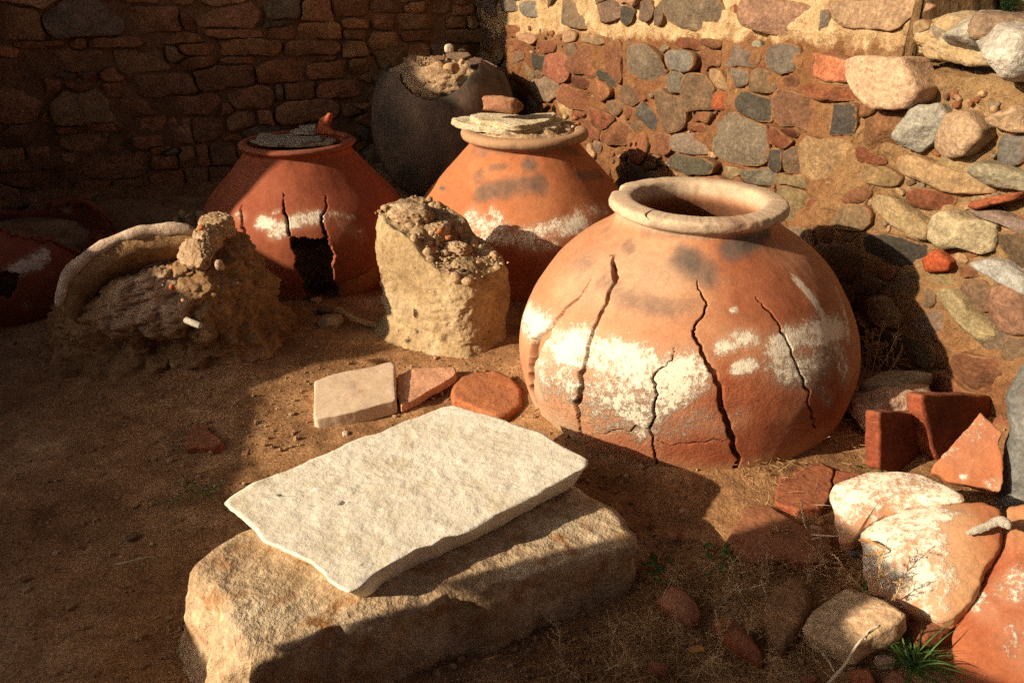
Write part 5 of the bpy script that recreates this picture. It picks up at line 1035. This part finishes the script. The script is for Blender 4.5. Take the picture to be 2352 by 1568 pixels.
qb = hit_plane(2260, 1215, MTX[s2.name][:3, 3], np.array([-.42, -.26, .87])); nb2 = np.array([-.42, -.26, .87]); nb2 /= np.linalg.norm(nb2)
bp = [hit_plane(*K('k7', [q])[0], qb + nb2 * .055, nb2) for q in [(1930,640), (2000,615), (2080,585), (2130,560), (2180,585), (2185,605)]]
pp = smooth_path(bp, 40); rr = np.interp(np.linspace(0, 1, 40), [0, .2, .5, .75, .9, 1], [.005, .010, .009, .013, .012, .006]); P, f = tube_geo(pp, rr, 12); P = P + .004 * fbm(P, 60, 3, 2)[:, None]
tag(mesh_obj('driftwood_piece', P, f, M['bone']), 'bleached knobbly piece of wood lying on the sunlit jar fragment', 'wood piece')

# ---------------------------------------------------------------- plants, sticks, straw
def ribbon(p, w, side):
    p = np.asarray(p); s = np.asarray(side, float); s = s / (np.linalg.norm(s) + 1e-9); w = np.asarray(w)[:, None]
    return np.concatenate([p - s * w, p + s * w]), [(k, k + 1, len(p) + k + 1, len(p) + k) for k in range(len(p) - 1)]
class Acc:
    def __init__(s): s.V = []; s.F = []; s.n = 0
    def add(s, V, F): s.V.append(np.asarray(V)); s.F += [tuple(int(i) + s.n for i in f) for f in F]; s.n += len(V)
    def obj(s, name, mat, parent=None, **kw): return mesh_obj(name, np.vstack(s.V), s.F, mat, parent, **kw)
def weed(base, tip, label, seed, twigs=16, tw=.055, r=.0018, bend=.15, group='dry feathery weeds', mat=None):
    rg = np.random.RandomState(seed); base = np.asarray(base); tip = np.asarray(tip); ax = tip - base; ln = np.linalg.norm(ax)
    mid = (base + tip) / 2 + rg.normal(size=3) * ln * bend * .5; st = smooth_path([base, mid, tip], 26)
    root = empty('dry_weed', base, label, 'weed', group); a = Acc(); V, F = tube_geo(st - base, np.linspace(r, r * .45, 26), 5); a.add(V, F); a.obj('stem', M['stick'], root)
    b = Acc()
    for k in range(twigs):
        f = rg.uniform(.22, 1.0); i = int(f * 25); p = st[i] - base; d = ax / ln * rg.uniform(.35, .9) + rg.normal(size=3) * .65; d /= np.linalg.norm(d); l = tw * rg.uniform(.5, 1.1) * (1.25 - .6 * f)
        tp = smooth_path([p, p + d * l * .5 + rg.normal(size=3) * l * .08, p + d * l + rg.normal(size=3) * l * .2], 9); sd2 = np.cross(d, rg.normal(size=3)); V, F = ribbon(tp, np.linspace(.0009, .0005, 9), sd2); b.add(V, F)
        for q in range(1, 9):
            for _ in range(3):
                e = d * .5 + rg.normal(size=3) * .8; e /= np.linalg.norm(e); ll = rg.uniform(.004, .010); sd3 = np.cross(e, rg.normal(size=3)); sd3 /= np.linalg.norm(sd3) + 1e-9; b.add([tp[q] - sd3 * .0008, tp[q] + sd3 * .0008, tp[q] + e * ll], [(0, 1, 2)])
    b.obj('seed_heads', mat or M['weed'], root); return root
W = lambda u, v, z: hit_z(u, v, z)
weed(W(1998,1408,.06), hit_Y(1925,1290,1.62), 'sunlit dry weed leaning left before the widest fragment', 1, 20, .05)
weed(W(2005,1405,.06), hit_Y(2040,1235,1.62), 'tall dry weed standing against the limewashed fragment', 2, 26, .045)
weed(W(2010,1410,.06), hit_Y(2070,1330,1.58), 'short dry weed at the foot of the limewashed fragment', 3, 14, .04)
weed(W(2245,1300,.2), hit_Y(2232,1180,1.80), 'thin dry weed rising beside the bleached wood piece', 4, 14, .035)
for k, (u0, v0_, u1, v1) in enumerate([(1985,868,1985,745),(2000,868,2030,735),(2005,870,2062,765),(1990,868,1955,770),(2010,872,2068,808),(1995,870,2008,760)]):
    b0 = W(u0, v0_, .14); weed(b0, hit_Y(u1, v1, b0[1] + .03), 'dry brown weed in the shade right of the largest jar', 20 + k, 18, .06, group='dry weeds behind the largest jar')
for k, (u, v, h) in enumerate([(1420,1500,.16),(1470,1480,.14),(1390,1540,.12),(1520,1370,.09),(1560,1350,.08),(1330,1560,.12),(1600,1560,.10),(1700,1340,.10),(1760,1330,.10),(1850,1340,.11),(1880,1300,.10),(1660,1390,.09),(1800,1250,.08),(1720,1480,.08),(1550,1480,.10),(1480,1560,.12),(1780,1560,.10),(1640,1500,.09)]):
    b0 = W(u, v, .01); rg = np.random.RandomState(50 + k); weed(b0, b0 + np.array([rg.uniform(-.5, .5) * h, rg.uniform(-.4, .3) * h, h]), 'dry brown weed growing among the tiles right of the block', 50 + k, 20, .055, group='dry weeds among the tiles')
def twig(pts, r, label, mat='stick', zs=None, grp=None): return stick('dry_twig', [W(u, v, z) for (u, v), z in zip(k7(pts), zs)], r, M[mat], label, 'twig', .5, 6, 26, .002, grp)
twig([(800,488),(950,465),(1100,470)], .0025, 'pale dry twig pointing at the rounded fragment edge', zs=[.03,.05,.06])
twig([(905,455),(920,560),(960,685)], .003, 'pale upright twig between the cracked tile and the rounded fragment', zs=[.10,.07,.03])
twig([(965,650),(1090,655),(1215,648)], .003, 'thin pale stalk reaching under the rounded fragment', zs=[.06,.10,.12])
twig([(955,682),(1022,668)], .003, 'short white stalk below the thin pale stalk', zs=[.05,.06])
twig([(1070,1570),(1190,1430),(1270,1310),(1395,1205)], .0045, 'long pale stalk crossing the pale flat stone at the bottom', zs=[.05,.11,.15,.16])
twig([(1300,1300),(1330,1240),(1385,1210)], .003, 'thin side twig on the long pale stalk', zs=[.14,.17,.19])
twig([(505,375),(570,405),(655,445)], .004, 'straight pale straw on the sunlit earth before the jar', zs=[.02,.025,.02])
twig([(1040,1385),(1075,1430),(1110,1500)], .004, 'short seeded stalk left of the long pale stalk', zs=[.07,.05,.03])
twig([(655,930),(680,1000),(690,1065)], .003, 'forked dry stalk among the shaded weeds', zs=[.07,.05,.03])
twig([(430,995),(560,985),(690,950)], .003, 'long dry stem lying across the shaded weeds', zs=[.04,.05,.07])
twig([(760,1190),(840,1230),(915,1285)], .003, 'bent stalk left of the pale flat stone', zs=[.05,.05,.04])
qd = lambda q: hit_plane(*k7([q])[0], qb + nb2 * .05, nb2)
stick('dry_twig', [qd((1262,680)), qd((1330,688)), qd((1395,720)), qd((1420,745)), qd((1340,768)), qd((1268,780))], .0035, M['deadleaf'], 'hooked brown stick standing in for a twig shadow on the widest fragment', 'twig', .6, 6, 30, .001)  # brown stick laid in place of a bent twig's cast shadow
stick('dry_twig', [W(268,1296,.012), W(310,1284,.016), W(352,1276,.012)], .003, M['stick'], 'short twig on the dark earth left of the block', 'twig', .6, 6, 20, .003)
stick('dry_twig', [W(350,1010,.012), W(392,1000,.02), W(430,1004,.012)], .0025, M['stick'], 'thin twig on the dark earth behind the three-cornered fragment', 'twig', .6, 6, 20, .003)
for k, (u, v, w, h, c, lab) in enumerate([(180,1256,16,10,RD,'tiny red chip alone on the dark earth at the left'), (300,1235,34,16,(.10,.07,.05),'dark flat pebble on the earth left of the block'), (110,1060,26,14,BR,'brown pebble on the dark earth below the broken jar stump'), (250,1120,18,10,TAN,'pale tan pebble on the dark earth at the left'), (600,1000,20,10,BR,'brown pebble on the lit earth above the wood chip'), (660,985,14,9,RD,'red pebble on the lit earth left of the sandstone tile'), (560,1110,12,8,TAN,'tan pebble on the lit earth right of the wood chip'), (60,1330,30,16,RB,'reddish pebble on the dark earth near the picture corner')]):
    gstone('pebble', u, v, w, h, lab, 'stone', c, z=.004, seed=940 + k, yaw=k * 50, sub=3, box=.4, cuts=6)
# green tuft
def blades(base, n, h, label, seed, spread=1.0, name='grass_tuft', w=.0022, mat='green'):
    rg = np.random.RandomState(seed); a = Acc()
    for k in range(n):
        d = np.array([rg.normal() * spread, rg.normal() * spread, 1.0]); d /= np.linalg.norm(d); l = h * rg.uniform(.3, 1.25); dr_ = rg.uniform(.1, .75); b0 = np.array([rg.normal() * .012, rg.normal() * .012, 0])
        t = np.linspace(0, 1, 10)[:, None]; p = b0 + d * l * t + np.array([d[0], d[1], 0]) * l * .35 * t ** 2 - np.array([0, 0, 1]) * l * dr_ * t ** rg.uniform(1.7, 2.6)
        V, F = ribbon(p, w * (1 - np.linspace(0, 1, 10) ** 1.6) + .0003, np.cross(d, [rg.normal() * .3, rg.normal() * .3, 1])); a.add(V, F)
    return tag(a.obj(name, M[mat], loc=base), label, 'grass')
blades(W(2100, 1530, .03), 70, .15, 'green grass tuft growing before the dark red angular stone', 3, .75)
blades(W(1990,1360,.04), 10, .08, 'small green grass sprouting under the widest fragment', 4, .6)
def leaves(base, n, spread, size, label, seed, mat='green', name='leafy_weed', cat='weed', grp=None):
    rg = np.random.RandomState(seed); a = Acc()
    root = empty(name, base, label, cat, grp) if 3 <= n < 20 else None
    for k in range(n):
        c = np.array([rg.normal() * spread, rg.normal() * spread * .8, abs(rg.normal()) * spread * .35 + .008]); d = rg.normal(size=3) * np.array([1, 1, .3]); d /= np.linalg.norm(d); s = np.cross(d, [0, 0, 1]); s /= np.linalg.norm(s); l = size * rg.uniform(.6, 1.2); up = np.array([0, 0, rg.uniform(.0, .35)])
        q = [c, c + (d * .3 + s * .26 + up * .6) * l, c + (d * .62 + s * .28 + up) * l, c + (d + up * .6) * l, c + (d * .62 - s * .28 + up) * l, c + (d * .3 - s * .26 + up * .6) * l, c + (d * .5 + up * .55) * l]; ff = [(0, 1, 6), (1, 2, 6), (2, 3, 6), (3, 4, 6), (4, 5, 6), (5, 0, 6)]
        if root is not None: mesh_obj('leaf', q, ff, M[mat], root)
        else: a.add(q, ff)
    if root is not None: return root
    return tag(a.obj(name, M[mat], loc=base), label, cat, grp)
for k, (u, v, n, sp_, sz, lab) in enumerate([(1640,1290,9,.03,.034,'green leaves sprouting left of the dry forked stalk'), (1690,1292,8,.022,.034,'green leaves beside the cracked shaded tile'), (1645,1325,8,.025,.03,'green leaves above the curved red tile'), (1512,1320,8,.022,.036,'green leaves close to the right end of the block'),
        (1085,848,40,.022,.012,'tiny green weed behind the dark red rounded fragment'), (470,1133,60,.035,.013,'low green weed left of the white slab'), (395,1162,30,.03,.011,'faint green weed farther left on the dark earth'), (2350,1087,0,.02,.02,''), (1985,1082,7,.018,.022,'green leaves beside the dark red brick'), (1820,1160,14,.015,.014,'tiny green weed at the corner of the half buried tile'), (1130,795,30,.025,.014,'green weed in the shade right of the mud stump')]):
    if n: leaves(W(u, v, .012), n, sp_, sz, lab, 90 + k)
leaves(W(1697,1100,.03), 1, .002, .035, 'yellow leaf fallen at the foot of the jar crack', 131, 'deadleaf', 'fallen_leaf', 'leaf'); leaves(W(1578,1495,.03), 1, .002, .045, 'brown curled leaf among the dry weeds near the bottom', 132, 'deadleaf', 'fallen_leaf', 'leaf')
# straw litter and gravel: uncountable
rg = np.random.RandomState(77); a = Acc()
def litter(n, poly_c, rad, zoff=.004, ln=(.012, .05)):
    for k in range(n):
        c = np.array(poly_c[rg.randint(len(poly_c))]); p = np.array([c[0] + rg.normal() * rad, c[1] + rg.normal() * rad * .8]); z = float(ground_z(p[0], p[1])) + abs(rg.normal()) * .016 + zoff
        l = rg.uniform(*ln); t = rg.uniform(0, 6.28); d = np.array([math.cos(t), math.sin(t), rg.normal() * .35]); q = rg.normal(size=3) * .35; s = np.linspace(0, 1, 4)[:, None]
        P = np.array([p[0], p[1], z]) + d * l * s + q * l * s ** 2; V, F = ribbon(P, np.full(4, rg.uniform(.0004, .0009)), np.cross(d, rg.normal(size=3))); a.add(V, F)
cs = [W(u, v, 0)[:2] for u, v in [(1450,1500),(1520,1450),(1600,1420),(1700,1440),(1550,1540),(1650,1540),(1780,1500),(1420,1540),(1500,1350),(1600,1330),(1720,1350),(1820,1330),(1880,1300)]]
litter(4200, cs, .08)
litter(500, [W(u, v, 0)[:2] for u, v in [(1740,1140),(1770,1110),(1850,1050),(1930,1060),(1820,1180),(1860,1215),(1960,1040)]], .05)
o = a.obj('dry_straw', M['straw']); tag(o, kind='stuff')
a = Acc(); v0, f0 = ico(1)
for k in range(15000):
    if k < 13000: u, v = rg.uniform(380, 2330), rg.uniform(640, 1566); p = W(u, v, 0)
    else: p = W(rg.uniform(0, 1200), rg.uniform(700, 1566), 0)
    if k < 13000 and fbm(np.array([[p[0], p[1], 0]]), 2.6, 3, 12)[0] < -.02: continue
    s = min(.0018 * (1 + rg.pareto(2.0)), .011); z = float(ground_z(p[0], p[1])) + s * .3 + .002
    a.add(v0 * s * rg.uniform(.4, 1.3, 3) * rg.uniform(.75, 1.2, (len(v0), 1)) + [p[0], p[1], z], f0)
o = a.obj('gravel', M['pebble'], smooth=False); tag(o, kind='stuff')

for k, (u, v, tt, sx, sy, sz, c) in enumerate([(2215,66,4.02,.26,.2,.12,None), (2150,84,3.93,.22,.16,.09,None), (2260,112,4.2,.30,.22,.12,None), (2200,110,4.05,.24,.2,.10,None), (2120,112,3.85,.2,.12,.06,None), (2175,70,4.0,.11,.1,.09,G), (2205,92,3.98,.09,.08,.06,TAN), (2240,96,4.08,.08,.07,.05,BRG), (2145,100,3.86,.07,.06,.05,RB), (2300,62,4.35,.20,.16,.10,BRG)]):
    d = ray(u, v); a_ = WR.C + WR.D * tt + WR.N * (.02 if c else -.05); p = CAM + d * (a_[1] / d[1])
    rock('earth_lump' if c is None else 'stone', p - WR.C, (sx, sy, sz), M['clay'] if c is None else M['stone'], (0, 0, k), WR.root, c, seed=920 + k, sub=4, box=.3, cuts=3, amp=.10, fine=.05)
# ---------------------------------------------------------------- beyond the wall
ob = hit_z(2245, 28, 1.13); rg = np.random.RandomState(4); a = Acc()
root = empty('green_shrub', ob, 'low green shrub on the sunlit ground beyond the wall', 'shrub')
for k in range(1500):
    d = rg.normal(size=3); d /= np.linalg.norm(d); d[2] = abs(d[2]); r_ = rg.uniform(.6, 1.0) * (1 + .18 * noise(d[None] * 3, 2)[0]); c = d * r_ * np.array([.34, .34, .26]); e = rg.normal(size=3); e /= np.linalg.norm(e); s = np.cross(e, rg.normal(size=3)); s /= np.linalg.norm(s)
    a.add([c - s * .007, c + s * .007, c + e * .05], [(0, 1, 2)])
a.obj('foliage', M['bush'], root, smooth=False)
b = Acc()
for k in range(9):
    d = np.array([rg.normal() * .5, rg.normal() * .5, .8]); V, F = tube_geo(smooth_path([[0, 0, -.03], d * .12, d * .26], 8), .006, 5); b.add(V, F)
b.obj('stem', M['stick'], root)
p = hit_z(2338, 26, 1.13); o = rock('yellow_boulder', (p[0] + .05, p[1] + .2, 1.25), (.62, .5, .42), M['stone'], (0, 0, .4), None, (.66,.50,.28), seed=901, sub=4); tag(o, 'yellowish boulder on the bright ground beyond the wall', 'stone')
p = hit_z(2300, 8, 1.13); o = rock('grey_boulder', (p[0] - .5, p[1] + 1.2, 1.2), (.5, .4, .3), M['stone'], (0, 0, .4), None, (.30,.27,.22), seed=902, sub=3); tag(o, 'distant grey stone behind the low shrub', 'stone')
p = hit_z(2335, 66, 1.12); o = rock('brown_stone', (p[0] + .10, p[1], 1.13), (.5, .3, .14), M['stone'], (0, 0, -.2), None, (.22,.13,.11), seed=903, sub=4); tag(o, 'purplish brown stone just behind the topmost wall boulders', 'stone')
for r_ in (WR.root, WL.root, SW.root, FW.root): r_['kind'] = 'thing'
